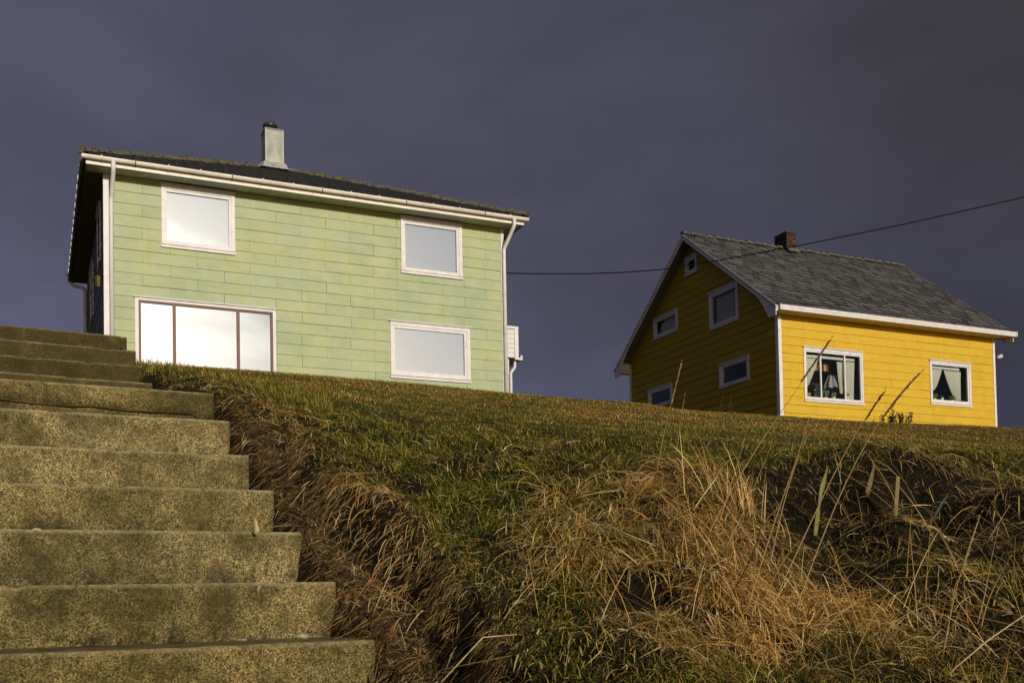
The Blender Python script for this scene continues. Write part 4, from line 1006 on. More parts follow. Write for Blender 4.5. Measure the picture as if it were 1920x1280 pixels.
mb = MB(); mb.lathe((0, 0, 0), [(0.09, 0), (0.09, 0.02), (0.02, 0.05), (0.02, 0.6)], 10); mb.build('stand', M['dark_metal'], e)
e = empty('bottle', wpt(yellow, (1.50, 0.14, 6.214 - YZ0)), rad(24.2)); tag(e, 'slim dark bottle beside the first glazing bar of the wide window', 'bottle')
mb = MB(); mb.lathe((0, 0, 0), [(0.04, 0), (0.045, 0.02), (0.045, 0.15), (0.016, 0.2), (0.016, 0.26)], 12); mb.build('glass', M['plant_dark'], e, smooth=True)
mb = MB(); mb.lathe((0, 0, 0), [(0.02, 0.26), (0.02, 0.29)], 10); mb.build('cap', M['white_petal'], e)

# ------------------------------------------------------------------ power cable
mb = MB()
cp = [(-0.86, 28.6, 8.90), (-0.05, 28.6, 8.867), (1.0, 28.65, 8.842), (2.2, 28.7, 8.838), (3.2, 28.75, 8.872), (4.27, 28.8, 8.945), (5.84, 28.9, 9.195), (8.17, 29.0, 9.61), (11.22, 29.2, 10.23), (14.63, 29.4, 10.99), (17.5, 29.6, 11.72), (22.0, 29.9, 12.9)]
mb.tube(cp, 0.015, 6)
tag(mb.build('power_cable', M['cable_black'], None, smooth=True), 'thin black overhead cable strung from the green house across the yellow roof', 'cable')

# ------------------------------------------------------------------ grass
def blade_mesh(name, base, phi, th0, th1, L, W, colr, seg=2, curl=None, kind='stuff'):
    N = len(base); x, y = base[:, 0], base[:, 1]
    e = 0.03
    gxs = (height(x + e, y) - height(x - e, y)) / (2 * e); gys = (height(x, y + e) - height(x, y - e)) / (2 * e)
    steep = np.hypot(gxs, gys); f = 0.7 / np.maximum(steep, 0.7); gxs = gxs * f; gys = gys * f
    curl = np.zeros(N) if curl is None else curl
    tw = RNG.uniform(-0.9, 0.9, N)
    pos = base.copy(); nv = 2 * seg + 1
    V = np.empty((N, nv, 3), np.float32)
    for k in range(seg + 1):
        ph = phi + curl * k / seg
        if k == seg: V[:, nv - 1] = pos
        else:
            wd = np.stack([-np.sin(ph) * np.cos(tw), np.cos(ph) * np.cos(tw), np.sin(tw)], -1) * (W * (1 - 0.5 * k / seg) * 0.5)[:, None]
            V[:, 2 * k] = pos - wd; V[:, 2 * k + 1] = pos + wd
            th = th0 + (th1 - th0) * (k + 0.5) / seg
            cx_, sx_ = np.cos(ph), np.sin(ph)
            d = np.stack([np.cos(th) * cx_, np.cos(th) * sx_, np.cos(th) * (gxs * cx_ + gys * sx_) + np.sin(th)], -1)
            pos = pos + d * (L / seg)[:, None]
    me = bpy.data.meshes.new(name)
    me.vertices.add(N * nv); me.vertices.foreach_set('co', V.reshape(-1))
    fq = []
    for k in range(seg - 1): fq += [2 * k, 2 * k + 1, 2 * k + 3, 2 * k + 2]
    fq += [2 * seg - 2, 2 * seg - 1, 2 * seg]
    pat = np.array(fq); idx = (pat[None] + (np.arange(N) * nv)[:, None]).reshape(-1).astype(np.int32)
    me.loops.add(len(idx)); me.loops.foreach_set('vertex_index', idx)
    st = np.array([4 * k for k in range(seg)]); per = len(pat)
    starts = (st[None] + (np.arange(N) * per)[:, None]).reshape(-1).astype(np.int32)
    me.polygons.add(len(starts)); me.polygons.foreach_set('loop_start', starts)
    me.update(calc_edges=True)
    me.polygons.foreach_set('use_smooth', np.ones(len(starts), bool))
    ca = me.color_attributes.new('Col', 'FLOAT_COLOR', 'POINT')
    shade = np.linspace(0.85, 1.05, nv)[None, :, None]
    c4 = np.ones((N, nv, 4), np.float32); c4[..., :3] = colr[:, None, :] * (1.0 + 0 * shade)
    ca.data.foreach_set('color', c4.reshape(-1))
    me.materials.append(M['grass_blade'])
    return link(name, me)

def gauss(x, y, P):
    s = np.zeros_like(x)
    for px, py, r, a in P: s += a * np.exp(-((x - px) ** 2 + (y - py) ** 2) / (r * r))
    return s
STRAW = [(-1.05, 4.62, .20, .9), (-0.82, 4.18, .16, .7), (-0.50, 3.58, .15, 1.1), (-0.40, 3.40, .14, 1.0), (-0.15, 4.30, .14, .9), (0.19, 3.68, .18, 1.0), (0.38, 3.42, .20, 1.0), (0.43, 2.95, .20, 1.1),
         (0.55, 2.65, .27, 1.2), (0.27, 2.45, .14, .7), (0.60, 3.60, .13, 1.0), (0.72, 3.25, .17, 1.1), (0.76, 2.92, .22, 1.1), (0.92, 2.58, .20, .8), (1.25, 2.5, .2, .6), (1.41, 4.09, .12, 1.0), (1.36, 3.85, .12, .9), (1.33, 3.60, .16, 1.0),
         (1.26, 3.25, .14, .8), (1.18, 2.92, .14, .9), (1.88, 3.97, .2, 1.1), (1.76, 4.62, .2, .5), (1.95, 4.45, .16, .5), (0.14, 3.05, .18, .8), (-1.35, 5.05, .35, .7), (-0.30, 2.75, .15, .5), (0.05, 3.35, .14, .5), (0.3, 4.2, .25, .4), (-0.02, 4.75, .25, .5), (0.25, 5.0, .3, .5)]
GREEN = [(-0.09, 2.88, .34, 1.0), (-0.22, 3.27, .30, .8), (0.05, 2.62, .26, 1.0), (-0.2, 2.5, .25, .5), (-0.1, 3.75, .40, .7), (-0.5, 4.6, .6, .6), (0.1, 4.5, .4, .5), (0.6, 4.6, .5, .5), (0.3, 6.2, 1.2, .5), (1.2, 6.2, 1.2, .6), (0.1, 5.4, .6, .3)]
DARK = [(1.22, 4.05, .30, 1.0), (1.18, 4.30, .22, .8), (1.60, 4.20, .28, 1.0), (1.84, 4.32, .25, .9), (1.03, 3.45, .20, .8), (1.56, 3.88, .26, 1.0), (1.75, 3.60, .25, .8), (1.55, 3.30, .25, .9), (1.35, 2.75, .2, .7), (1.05, 3.05, .14, .6), (1.1, 2.72, .12, .6), (0.98, 3.2, .1, .7), (2.1, 4.2, .3, .8), (0.35, 2.76, .10, 1.0), (1.0, 3.75, .15, .7), (2.1, 3.7, .3, .6)]
C_GREEN = np.array([[0.055, 0.082, 0.008], [0.090, 0.122, 0.012], [0.22, 0.235, 0.028], [0.028, 0.044, 0.006], [0.018, 0.028, 0.004]])
C_OLIVE = np.array([[0.28, 0.245, 0.030], [0.40, 0.34, 0.055], [0.13, 0.115, 0.016], [0.04, 0.036, 0.008]])
C_STRAW = np.array([[0.60, 0.41, 0.155], [0.46, 0.290, 0.092], [0.34, 0.190, 0.055], [0.72, 0.55, 0.27], [0.50, 0.28, 0.078]])
C_GOLD = np.array([[0.40, 0.255, 0.040], [0.32, 0.190, 0.028], [0.26, 0.140, 0.022], [0.45, 0.31, 0.07]])
C_DARK = np.array([[0.014, 0.014, 0.004], [0.022, 0.018, 0.006], [0.036, 0.024, 0.010], [0.07, 0.045, 0.018]])
def pick(pal, n): return pal[RNG.integers(0, len(pal), n)] * RNG.uniform(0.75, 1.2, n)[:, None]
def sample(n, y0, y1, a0=-0.56, a1=0.64):
    y = np.exp(RNG.uniform(math.log(y0), math.log(y1), n)); x = RNG.uniform(a0, a1, n) * y
    return x, y
def on_stairs(x, y, m=0.0):
    u, v = to_stairs(x, y)
    xr = np.where(v > 2.36, -0.17, -0.01)
    return (u < xr + m) & (u > -2.4) & (v > -0.7) & (v < 4.4)
def gully(x, y):
    u, v = to_stairs(x, y)
    e = 0.165 + 0.075 * np.sin(v * 4.2 + 0.6) + 0.12 * (fbm(v * 3.3, v * 0 + 2.0, 14, 3) - 0.5)
    return (u < e - 0.02) & (v < 1.75) & (v > -0.9)
def steepness(x, y):
    e = 0.03
    return np.hypot(height(x + e, y) - height(x - e, y), height(x, y + e) - height(x, y - e)) / (2 * e)
def base_of(x, y): return np.stack([x, y, height(x, y) - 0.004], -1)

# --- turf of the bank
x, y = sample(720000, 2.12, 5.9, -0.56, 0.86)
st = np.clip(gauss(x, y, STRAW), 0, 1.5); gr = np.clip(gauss(x, y, GREEN), 0, 1.2); dk = np.clip(gauss(x, y, DARK), 0, 1.0)
keep = ~on_stairs(x, y, 0.01) & ~gully(x, y) & (RNG.random(len(x)) > 0.82 * dk) & (RNG.random(len(x)) > 0.25 * np.clip(st, 0, 1))
sp_ = steepness(x, y)
keep &= (sp_ < 1.15) | (RNG.random(len(x)) < 0.10)
keep &= (fbm(x * 6, y * 6, 48, 2) + RNG.random(len(x)) * 0.5 > 0.42) & (fbm(x * 13, y * 13, 82, 2) + RNG.random(len(x)) * 0.25 > 0.42)
x, y, st, gr, dk = x[keep], y[keep], st[keep], gr[keep], dk[keep]; n = len(x)
nz = fbm(x * 2.4, y * 2.4, 50, 4); nf = fbm(x * 8, y * 8, 54, 2)
ps = np.clip(0.07 + 0.36 * st - 0.35 * gr + 0.9 * (nz - 0.5) + 0.4 * (nf - 0.5), 0.03, 0.95)
r = RNG.random(n)
col = np.where((r < ps)[:, None], np.where((RNG.random(n) < 0.55)[:, None], pick(C_STRAW, n), pick(C_GOLD, n)), np.where((RNG.random(n) < 0.35 + 0.25 * (nf > 0.5))[:, None], pick(C_OLIVE, n), pick(C_GREEN, n)))
isd = RNG.random(n) < np.clip(0.14 + dk * 0.9 + 0.35 * np.clip(st, 0, 1) + 1.2 * (fbm(x * 4.5, y * 4.5, 90, 3) - 0.5), 0, 0.92)
col = np.where(isd[:, None], pick(C_DARK, n), col)
flow = (fbm(x * 3.0, y * 3.0, 57, 3) - 0.5) * 9.0
phi = np.where(RNG.random(n) < 0.22, -math.pi / 2 + flow + RNG.normal(0, 0.8, n), RNG.uniform(0, 2 * math.pi, n))
th0 = np.radians(RNG.uniform(25, 80, n)); th1 = th0 - np.radians(RNG.uniform(30, 110, n))
us_, vs2_ = to_stairs(x, y)
nst = 1 - sst(us_, 0.25, 0.60)
Ln = RNG.uniform(0.018, 0.055, n) * (1 + 0.30 * np.clip(st, 0, 1)) * (0.8 + 0.5 * nz) * (1 - 0.35 * nst)
Wd = RNG.uniform(0.0017, 0.0037, n) * (1 + 0.12 * (y - 3))
tag(blade_mesh('bank_turf', base_of(x, y), phi, th0, th1, Ln, Wd, col, 2), 'olive and straw coloured turf covering the steep bank', 'grass', kind='stuff')

# --- coarser turf on the far side of the stairs
x = RNG.uniform(-7.5, -1.9, 60000); y = RNG.uniform(2.0, 9.0, 60000)
u, v = to_stairs(x, y); keep = (u < -2.32) | (v > 4.45)
x, y = x[keep], y[keep]; n = len(x)
col = np.where((RNG.random(n) < 0.3)[:, None], pick(C_GOLD, n), np.where((RNG.random(n) < 0.4)[:, None], pick(C_OLIVE, n), pick(C_GREEN, n)))
th0 = np.radians(RNG.uniform(25, 85, n))
tag(blade_mesh('side_turf', base_of(x, y), RNG.uniform(0, 2 * math.pi, n), th0, th0 - np.radians(RNG.uniform(20, 90, n)), RNG.uniform(0.04, 0.10, n), RNG.uniform(0.004, 0.007, n), col, 2), 'rough green turf beyond the far side of the stairs', 'grass', kind='stuff')

# --- long dead straw flattened down the slope
x, y = sample(520000, 2.12, 5.4, -0.34, 0.64)
st = np.clip(gauss(x, y, STRAW), 0, 1.6); dk = np.clip(gauss(x, y, DARK), 0, 1)
keep = (RNG.random(len(x)) < np.clip(st - 0.25, 0, 1) * 0.42 * (1 - 0.8 * dk) * (fbm(x * 7, y * 7, 84, 3) + 0.15 * RNG.random(len(x)) > 0.575) * (fbm(x * 2.6, y * 2.6, 88, 3) + 0.2 * np.clip(st - 0.6, 0, 1) > 0.42) + 0.012) & ~on_stairs(x, y, 0.02) & ~gully(x, y)
keep &= (steepness(x, y) < 1.1)
x, y, st = x[keep], y[keep], st[keep]; n = len(x)
flow = (fbm(x * 5.5, y * 5.5, 60, 3) - 0.5) * 11.0
# strands fall away from the nearest tussock crown
bd = np.full(n, 9.0); rx = np.zeros(n); ry = np.zeros(n)
for tx, ty, rr, hh in TUSS:
    if hh <= 0: continue
    d = np.hypot(x - tx, y - ty) / rr; b = d < bd
    bd = np.where(b, d, bd); rx = np.where(b, x - tx, rx); ry = np.where(b, y - ty, ry)
rad_phi = np.arctan2(ry, rx)
phi = np.where(bd < 1.3, rad_phi + RNG.normal(0, 0.45, n) + 0.3 * flow, -math.pi / 2 + flow + RNG.normal(0, 0.35, n))
odd = RNG.random(n) < 0.45
phi = np.where(odd, RNG.uniform(0, 2 * math.pi, n), phi)
th0 = np.radians(RNG.uniform(-5, 45, n)); th1 = th0 - np.radians(RNG.uniform(20, 90, n))
Ln = RNG.uniform(0.035, 0.12, n) * np.where(RNG.random(n) < 0.10, 1.7, 1.0); Wd = np.exp(RNG.normal(math.log(0.0023), 0.42, n)); brd = RNG.random(n) < 0.04; Wd = np.where(brd, RNG.uniform(0.005, 0.008, n), Wd); Ln = np.where(brd, Ln * 0.7, Ln)
us_, vs2_ = to_stairs(x, y); nst = 1 - sst(us_, 0.25, 0.60)
Ln = Ln * (1 - 0.45 * nst); phi = np.where(RNG.random(n) < 0.7 * nst, RNG.uniform(0, 2 * math.pi, n), phi)
clump = fbm(x * 7, y * 7, 63, 2)
col = np.where((RNG.random(n) < 0.75)[:, None], pick(C_STRAW, n), pick(C_GOLD, n)) * (0.22 + 1.30 * clump)[:, None]
tag(blade_mesh('dead_straw', base_of(x, y) + np.array([0, 0, 0.015]), phi, th0, th1, Ln, Wd, col, 4, RNG.normal(0, 0.9, n)), 'matted tan dead straw lying over the tussocks of the bank', 'dead grass', kind='stuff')

# --- dead thatch and root bits covering the bare soil
x, y = sample(110000, 2.12, 5.4)
dk = np.clip(gauss(x, y, DARK), 0, 1)
keep = ~on_stairs(x, y, 0.02) & (RNG.random(len(x)) < 0.35 + 0.65 * dk)
x, y = x[keep], y[keep]; n = len(x)
col = np.where((RNG.random(n) < 0.93)[:, None], pick(np.array([[0.014, 0.012, 0.004], [0.024, 0.018, 0.007], [0.040, 0.026, 0.010], [0.016, 0.020, 0.005], [0.06, 0.038, 0.015]]), n), pick(C_STRAW, n) * 0.6)
tag(blade_mesh('dead_thatch', base_of(x, y) + np.array([0, 0, 0.004]), RNG.uniform(0, 2 * math.pi, n), np.radians(RNG.uniform(-5, 50, n)), np.radians(RNG.uniform(-50, 10, n)), RNG.uniform(0.015, 0.07, n), RNG.uniform(0.0018, 0.0050, n), col, 2), 'dark rotting thatch between the tussocks of the bank', 'dead grass', kind='stuff')

# --- stalks standing and lying loose among the straw
def stems(name, label, n, cx_, cy_, r, phi0, sph, ta, tb, l0, l1, w, pal, ta_d=15):
    x = RNG.normal(cx_, r, n); y = RNG.normal(cy_, r * 0.7, n)
    return (x, y, RNG.normal(phi0, sph, n), np.radians(RNG.uniform(ta, tb, n)), np.radians(RNG.uniform(ta_d, ta_d + 25, n)), RNG.uniform(l0, l1, n), np.full(n, w), pick(pal, n))
grp = [stems('', '', 60, 0.72, 3.34, .06, 1.5, 0.9, 60, 95, .10, .24, .0036, C_STRAW), stems('', '', 50, 0.60, 3.62, .09, -1.0, 1.2, 40, 85, .08, .2, .0032, C_STRAW, -30),
       stems('', '', 40, 0.52, 3.62, .08, 3.6, 0.7, 40, 75, .08, .2, .0032, C_STRAW, -40), stems('', '', 26, 0.22, 3.72, .10, 2.6, 0.9, 20, 60, .08, .2, .0032, C_STRAW, -30),
       stems('', '', 70, 0.9, 2.75, .28, 0.8, 1.4, 15, 70, .12, .36, .0022, C_STRAW, 0), stems('', '', 60, 0.55, 2.75, .28, 2.2, 1.4, 15, 65, .12, .34, .0022, C_STRAW, 0),
       stems('', '', 55, 1.25, 2.65, .25, 2.0, 1.5, 10, 60, .12, .38, .0022, C_STRAW, 0), stems('', '', 34, 1.55, 3.3, .3, 2.0, 1.6, 10, 60, .1, .3, .0022, C_STRAW, 0),
       stems('', '', 130, 1.55, 3.95, .30, 2.0, 2.0, -5, 50, .06, .22, .0026, C_STRAW * 0.35, -20), stems('', '', 110, 1.45, 3.25, .28, 2.0, 2.0, -5, 50, .08, .26, .0024, C_STRAW * 0.5, -20), stems('', '', 90, 1.85, 3.5, .25, 2.0, 2.0, -5, 50, .08, .26, .0024, C_STRAW * 0.45, -20), stems('', '', 26, 1.75, 4.05, .28, 1.6, 1.5, 5, 60, .12, .30, .0026, C_STRAW, 0), stems('', '', 60, 1.88, 3.97, .09, -1.4, 0.9, 0, 60, .12, .25, .0028, C_STRAW, -50),
       stems('', '', 50, 1.40, 3.98, .05, -0.6, 0.6, 10, 60, .14, .26, .0028, C_GOLD, -50), stems('', '', 40, 1.80, 4.62, .12, -0.8, 0.8, 20, 70, .12, .22, .0030, C_STRAW, -60),
       stems('', '', 50, -0.48, 3.1, .14, 0.4, 1.6, -5, 25, .12, .3, .0024, C_STRAW, -10), stems('', '', 40, -0.40, 2.75, .12, 0.4, 1.6, -5, 25, .12, .32, .0024, C_STRAW, -10), stems('', '', 40, -0.75, 3.7, .13, 0.4, 1.6, -5, 25, .1, .25, .0024, C_STRAW, -10)]
for cx0, cy0, rr, nn0 in ((-1.02, 4.62, .13, 420), (-0.86, 4.30, .10, 260), (-0.50, 3.60, .09, 420), (-0.42, 3.42, .09, 420), (-0.36, 3.28, .07, 220), (-0.30, 2.78, .06, 160), (-1.32, 5.05, .16, 260)):
    grp.append(stems('', '', nn0 // 2, cx0, cy0, rr, -2.2, 0.8, 0, 45, .03, .11, .0028, C_STRAW * 0.9, -55))
cat = [np.concatenate([g[i] for g in grp]) for i in range(8)]
k = ~on_stairs(cat[0], cat[1], 0.02)
cat = [c[k] for c in cat]
tag(blade_mesh('loose_stems', base_of(cat[0], cat[1]) + np.array([0, 0, 0.01]), cat[2], cat[3], cat[4], cat[5], cat[6], cat[7], 4), 'loose pale dry stems sticking out of the straw', 'dead grass', kind='stuff')

# --- litter in the worn channel beside the steps
x, y = sample(90000, 2.2, 5.3, -0.40, 0.02)
ue = np.abs(RNG.normal(0, 0.05, 26000)) + 0.004; ve = RNG.uniform(-0.8, 1.95, 26000)
x = np.r_[x, SO[0] + ue * SX[0] + ve * SY[0]]; y = np.r_[y, SO[1] + ue * SX[1] + ve * SY[1]]
u, v = to_stairs(x, y)
keep = (u > -0.03) & (u < 0.42) & (v < 1.95) & (v > -0.9) & ~on_stairs(x, y, 0.004) & (gully(x, y) | (RNG.random(len(x)) < 0.35))
x, y = x[keep], y[keep]; n = len(x)
col = np.where((RNG.random(n) < 0.62)[:, None], pick(np.array([[0.060, 0.030, 0.012], [0.10, 0.052, 0.020], [0.030, 0.018, 0.009], [0.016, 0.011, 0.006], [0.15, 0.09, 0.038]]), n), pick(C_STRAW, n) * 0.6)
tag(blade_mesh('straw_litter', base_of(x, y) + np.array([0, 0, 0.006]), RNG.uniform(0, 2 * math.pi, n), np.radians(RNG.uniform(-8, 16, n)), np.radians(RNG.uniform(-22, 8, n)), np.exp(RNG.normal(math.log(0.035), 0.55, n)), np.exp(RNG.normal(math.log(0.0026), 0.4, n)), col, 2), 'brown straw litter on the worn earth beside the stairs', 'litter', kind='stuff')

# --- overhanging fringe at the sod edge
vv = RNG.uniform(-0.8, 2.6, 16000)
ee = 0.165 + 0.075 * np.sin(vv * 4.2 + 0.6) + 0.12 * (fbm(vv * 3.3, vv * 0 + 2.0, 14, 3) - 0.5)
ee = np.where(vv > 1.75, 0.10, ee)
uu = ee + RNG.uniform(-0.005, 0.09, len(vv))
x = SO[0] + uu * SX[0] + vv * SY[0]; y = SO[1] + uu * SX[1] + vv * SY[1]; n = len(x)
keep = fbm(vv * 5, vv * 0 + 4, 66, 2) + 0.35 * RNG.random(n) > 0.74
x, y, uu, ee, vv = x[keep], y[keep], uu[keep], ee[keep], vv[keep]; n = len(x)
col = np.where((RNG.random(n) < 0.8)[:, None], pick(C_STRAW, n), pick(C_OLIVE, n)) * (0.25 + 0.8 * fbm(x * 6, y * 6, 68, 2))[:, None]
phi = math.atan2(-SX[1], -SX[0]) + RNG.normal(0, 0.8, n) - 0.3
tag(blade_mesh('sod_fringe', base_of(x, y), phi, np.radians(RNG.uniform(0, 55, n)), np.radians(RNG.uniform(-85, -20, n)), RNG.uniform(0.02, 0.07, n), RNG.uniform(0.0018, 0.0038, n), col, 3), 'tan grass hanging over the sod edge along the stairs', 'dead grass', kind='stuff')

# --- the mown lawn up to the houses
x, y = sample(300000, 5.2, 37.0, -0.66, 0.72)
c24, s24 = math.cos(rad(24.3)), math.sin(rad(24.3))
q = -s24 * x + c24 * y; s = c24 * x + s24 * y
ok = ~on_stairs(x, y, 0.03) & ~((q > 24.62) & (s > 1.3) & (s < 11.1)) & ~((q > 26.58) & (s > 21.2) & (s < 30.9)) & (q < 30)
x, y, q, s = x[ok], y[ok], q[ok], s[ok]; n = len(x)
nz = fbm(x * 0.9, y * 0.9, 70, 4); nn = fbm(x * 3.5, y * 1.6, 74, 3); gr = np.clip(gauss(x, y, GREEN), 0, 1.2)
pg = np.clip(0.14 + 2.6 * (nz - 0.5) + 1.8 * (nn - 0.5) + 0.52 * sst(y, 7.5, 12) - 0.6 * gr, 0.03, 0.92)
col = np.where((RNG.random(n) < pg)[:, None], np.where((RNG.random(n) < 0.75)[:, None], pick(C_GOLD, n), pick(C_STRAW, n)), np.where((RNG.random(n) < 0.45)[:, None], pick(C_OLIVE, n), pick(C_GREEN, n)))
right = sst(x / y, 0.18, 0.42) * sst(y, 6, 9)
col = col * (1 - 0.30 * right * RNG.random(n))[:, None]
Ln = RNG.uniform(0.020, 0.046, n) * (1 + 0.5 * (RNG.random(n) < 0.06)) * (0.75 + 0.03 * np.minimum(y, 20))
Wd = np.maximum(0.0030, 0.00055 * y) * RNG.uniform(0.7, 1.3, n)
th0 = np.radians(RNG.uniform(15, 80, n)); th1 = th0 - np.radians(RNG.uniform(10, 90, n))
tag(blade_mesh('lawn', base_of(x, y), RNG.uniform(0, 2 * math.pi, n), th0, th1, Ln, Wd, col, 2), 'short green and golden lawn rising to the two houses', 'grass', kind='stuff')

# --- uncut fringe where the lawn meets the top of the stairs
x, y = sample(15000, 5.3, 9.0, -0.40, -0.17)
keep = ~on_stairs(x, y, 0.03) & (fbm(x * 2.2, y * 2.2, 94, 3) + 0.3 * RNG.random(len(x)) > 0.62)
x, y = x[keep], y[keep]; n = len(x)
col = np.where((RNG.random(n) < 0.4)[:, None], pick(C_GOLD, n), pick(C_GREEN, n))
th0 = np.radians(RNG.uniform(35, 95, n))
tag(blade_mesh('uncut_fringe', base_of(x, y), RNG.uniform(0, 2 * math.pi, n), th0, th0 - np.radians(RNG.uniform(10, 80, n)), RNG.uniform(0.035, 0.085, n), RNG.uniform(0.003, 0.006, n), col, 3), 'taller uncut grass fringe beside the top of the stairs', 'grass', kind='stuff')

# --- longer tufts the mower leaves along the house walls
tx = []; ty = []
for (hx, hy, ang, wid) in ((-8.836, 23.0, 24.4, 9.6), (8.536, 33.0, 24.2, 9.35)):
    u = RNG.uniform(-0.1, wid + 0.1, 2600); d = RNG.exponential(0.10, 2600) + 0.03
    u = u[fbm(u * 1.7, u * 0 + hx, 92, 3) + 0.2 * RNG.random(len(u)) > 0.5]; d = d[:len(u)]
    ca, sa = math.cos(rad(ang)), math.sin(rad(ang))
    tx.append(hx + u * ca + d * sa); ty.append(hy + u * sa - d * ca)
v = RNG.uniform(0.0, 9.0, 2200); d = RNG.exponential(0.12, 2200) + 0.03
ca, sa = math.cos(rad(24.2)), math.sin(rad(24.2))
tx.append(8.536 - v * sa - d * ca); ty.append(33.0 + v * ca - d * sa)
x = np.concatenate(tx); y = np.concatenate(ty); n = len(x)
col = np.where((RNG.random(n) < 0.3)[:, None], pick(C_GOLD, n), pick(C_GREEN, n))
th0 = np.radians(RNG.uniform(50, 95, n))
tag(blade_mesh('wall_tufts', base_of(x, y), RNG.uniform(0, 2 * math.pi, n), th0, th0 - np.radians(RNG.uniform(10, 70, n)), RNG.uniform(0.06, 0.15, n), RNG.uniform(0.010, 0.018, n), col, 2), 'longer green tufts growing along the foot of the house walls', 'grass', kind='stuff')

# ------------------------------------------------------------------ single stalks in front
def stalk(pts, head, kind, label, group='tall dry grass stalks on the bank', name='grass_stalk'):
    p0, p1, p2 = [Vector(p) for p in pts]
    p0 = Vector((p0.x, p0.y, float(height(p0.x, p0.y)) - 0.02))
    e = empty(name, p0); tag(e, label, 'grass stalk', group)
    def bez(t):
        c = p1 * 2 - (p0 + p2) * 0.5
        return p0 * (1 - t) ** 2 + c * 2 * t * (1 - t) + p2 * t ** 2 - p0
    wob = random.uniform(0, 6)
    pts_ = [bez(t) + Vector((0.0035 * math.sin(5 * t + wob), 0, 0)) for t in np.linspace(0, 1, 14)]
    r0 = 0.0026 if kind == 'k' else 0.0020
    mb = MB(); mb.tube(pts_, [r0 * (1 - 0.62 * i / 13) for i in range(14)], 5)
    mb.build('stem', M['stem_dark' if kind == 'k' else 'stem_dry'], e, smooth=True)
    if head:
        mb = MB(); n = 30 if kind == 'd' else 16
        hp = [bez(t) for t in np.linspace(1 - head * 1.6, 1.0, 12)]
        mb.tube(hp, [0.0021 * (0.75 + 0.4 * random.random()) * (0.5 if i in (0, 11) else 1.0) * (1.0 if kind == 'd' else 0.6) for i in range(12)], 6)
        for i in range(n):
            t = 1 - head * 1.6 + head * 1.6 * i / (n - 1); c = bez(min(t, 1.0)); dirv = (bez(1.0) - bez(1 - head)).normalized()
            if i == n - 1: c = c + dirv * 0.004
            sidev = Vector((random.gauss(0, 1), random.gauss(0, 1), random.gauss(0, 1))); sidev = (sidev - dirv * sidev.dot(dirv)).normalized()
            ln = 0.011 if kind == 'd' else 0.009; wd = 0.0013
            a = c + sidev * 0.0012; b = a + dirv * ln + sidev * 0.0022; m = (a + b) * 0.5; o = dirv.cross(sidev) * wd
            mb.add([tuple(a), tuple(m + o), tuple(b), tuple(m - o), tuple(m + sidev * wd), tuple(m - sidev * wd * 0.6)], [(0, 1, 4), (1, 2, 4), (2, 3, 4), (3, 0, 4), (1, 0, 5), (2, 1, 5), (3, 2, 5), (0, 3, 5)])
        mb.build('seed_head', M['seed_red' if kind == 'd' else 'seed_pale'], e, recalc=False)
    return e
STK = [
 ('dark tipped stalk crossing the wide window of the yellow house', (0.56, 3.07, 0.128), (0.706, 3.024, 0.403), (0.908, 2.947, 0.707), .11, 'd'),
 ('dark tipped stalk between the two front windows, shorter of the pair', (0.681, 2.79, -0.042), (0.848, 2.748, 0.305), (0.958, 2.678, 0.505), .13, 'd'),
 ('longest dark tipped stalk leaning right over the yellow wall', (0.714, 2.73, -0.076), (0.868, 2.689, 0.298), (1.029, 2.621, 0.54), .16, 'd'),
 ('bare straight stalk rising below the wide yellow house window', (0.584, 2.67, -0.079), (0.683, 2.63, 0.24), (0.732, 2.563, 0.431), 0, 'l'),
 ('pale tipped stalk just below the wide yellow house window', (0.738, 3.04, 0.062), (0.807, 2.994, 0.344), (0.846, 2.918, 0.456), .2, 'l'),
 ('pale tipped stalk in front of the shaded gable corner', (0.615, 3.15, 0.163), (0.667, 3.103, 0.38), (0.691, 3.024, 0.481), .2, 'l'),
 ('bare stalk leaning right beside the upright straw sheaf', (0.582, 2.99, 0.079), (0.666, 2.945, 0.258), (0.716, 2.87, 0.404), 0, 'l'),
 ('tall pale stalk before the dark hollow at the right', (1.045, 2.6, -0.171), (1.073, 2.561, -0.024), (1.112, 2.496, 0.175), .2, 'l'),
 ('thin bare stalk left of the straw clump at the right edge', (1.206, 2.77, -0.108), (1.227, 2.728, 0.017), (1.234, 2.659, 0.157), 0, 'l'),
 ('thin bare stalk nearest the right edge', (1.202, 2.73, -0.12), (1.225, 2.689, -0.004), (1.240, 2.621, 0.082), 0, 'l'),
 ('thick dark stalk in the middle of the straw', (0.554, 2.72, -0.053), (0.596, 2.679, 0.069), (0.619, 2.611, 0.166), 0, 'k'),
 ('beaded pale stalk reaching up before the shaded gable', (0.5, 3.68, 0.391), (0.547, 3.625, 0.596), (0.583, 3.533, 0.779), .22, 'l'),
 ('short yellowish stalk standing on the lawn before the gable', (0.759, 4.89, 0.629), (0.786, 4.817, 0.791), (0.79, 4.694, 0.898), .3, 'l'),
 ('pale stalk leaning left across the dark hollow', (0.906, 2.73, -0.101), (0.846, 2.689, 0.024), (0.784, 2.621, 0.129), 0, 'l')]
for lab, a, b, c, h, k in STK: stalk((a, b, c), h, k, lab)
def fallen(pts, label):
    mb = MB(); mb.tube(pts, [0.0024, 0.002, 0.0012], 5)
    tag(mb.build('fallen_stalk', M['seed_pale'], None, smooth=True), label, 'grass stalk', 'fallen stalks')
def lay(p, dz): return (p[0], p[1], max(p[2], float(height(p[0], p[1])) + dz))
fallen([lay((0.247, 3.01, 0.089), .07), lay((0.322, 2.95, 0.057), .06), lay((0.397, 2.90, 0.019), .05)], 'pale broken stalk lying across the middle of the bank')
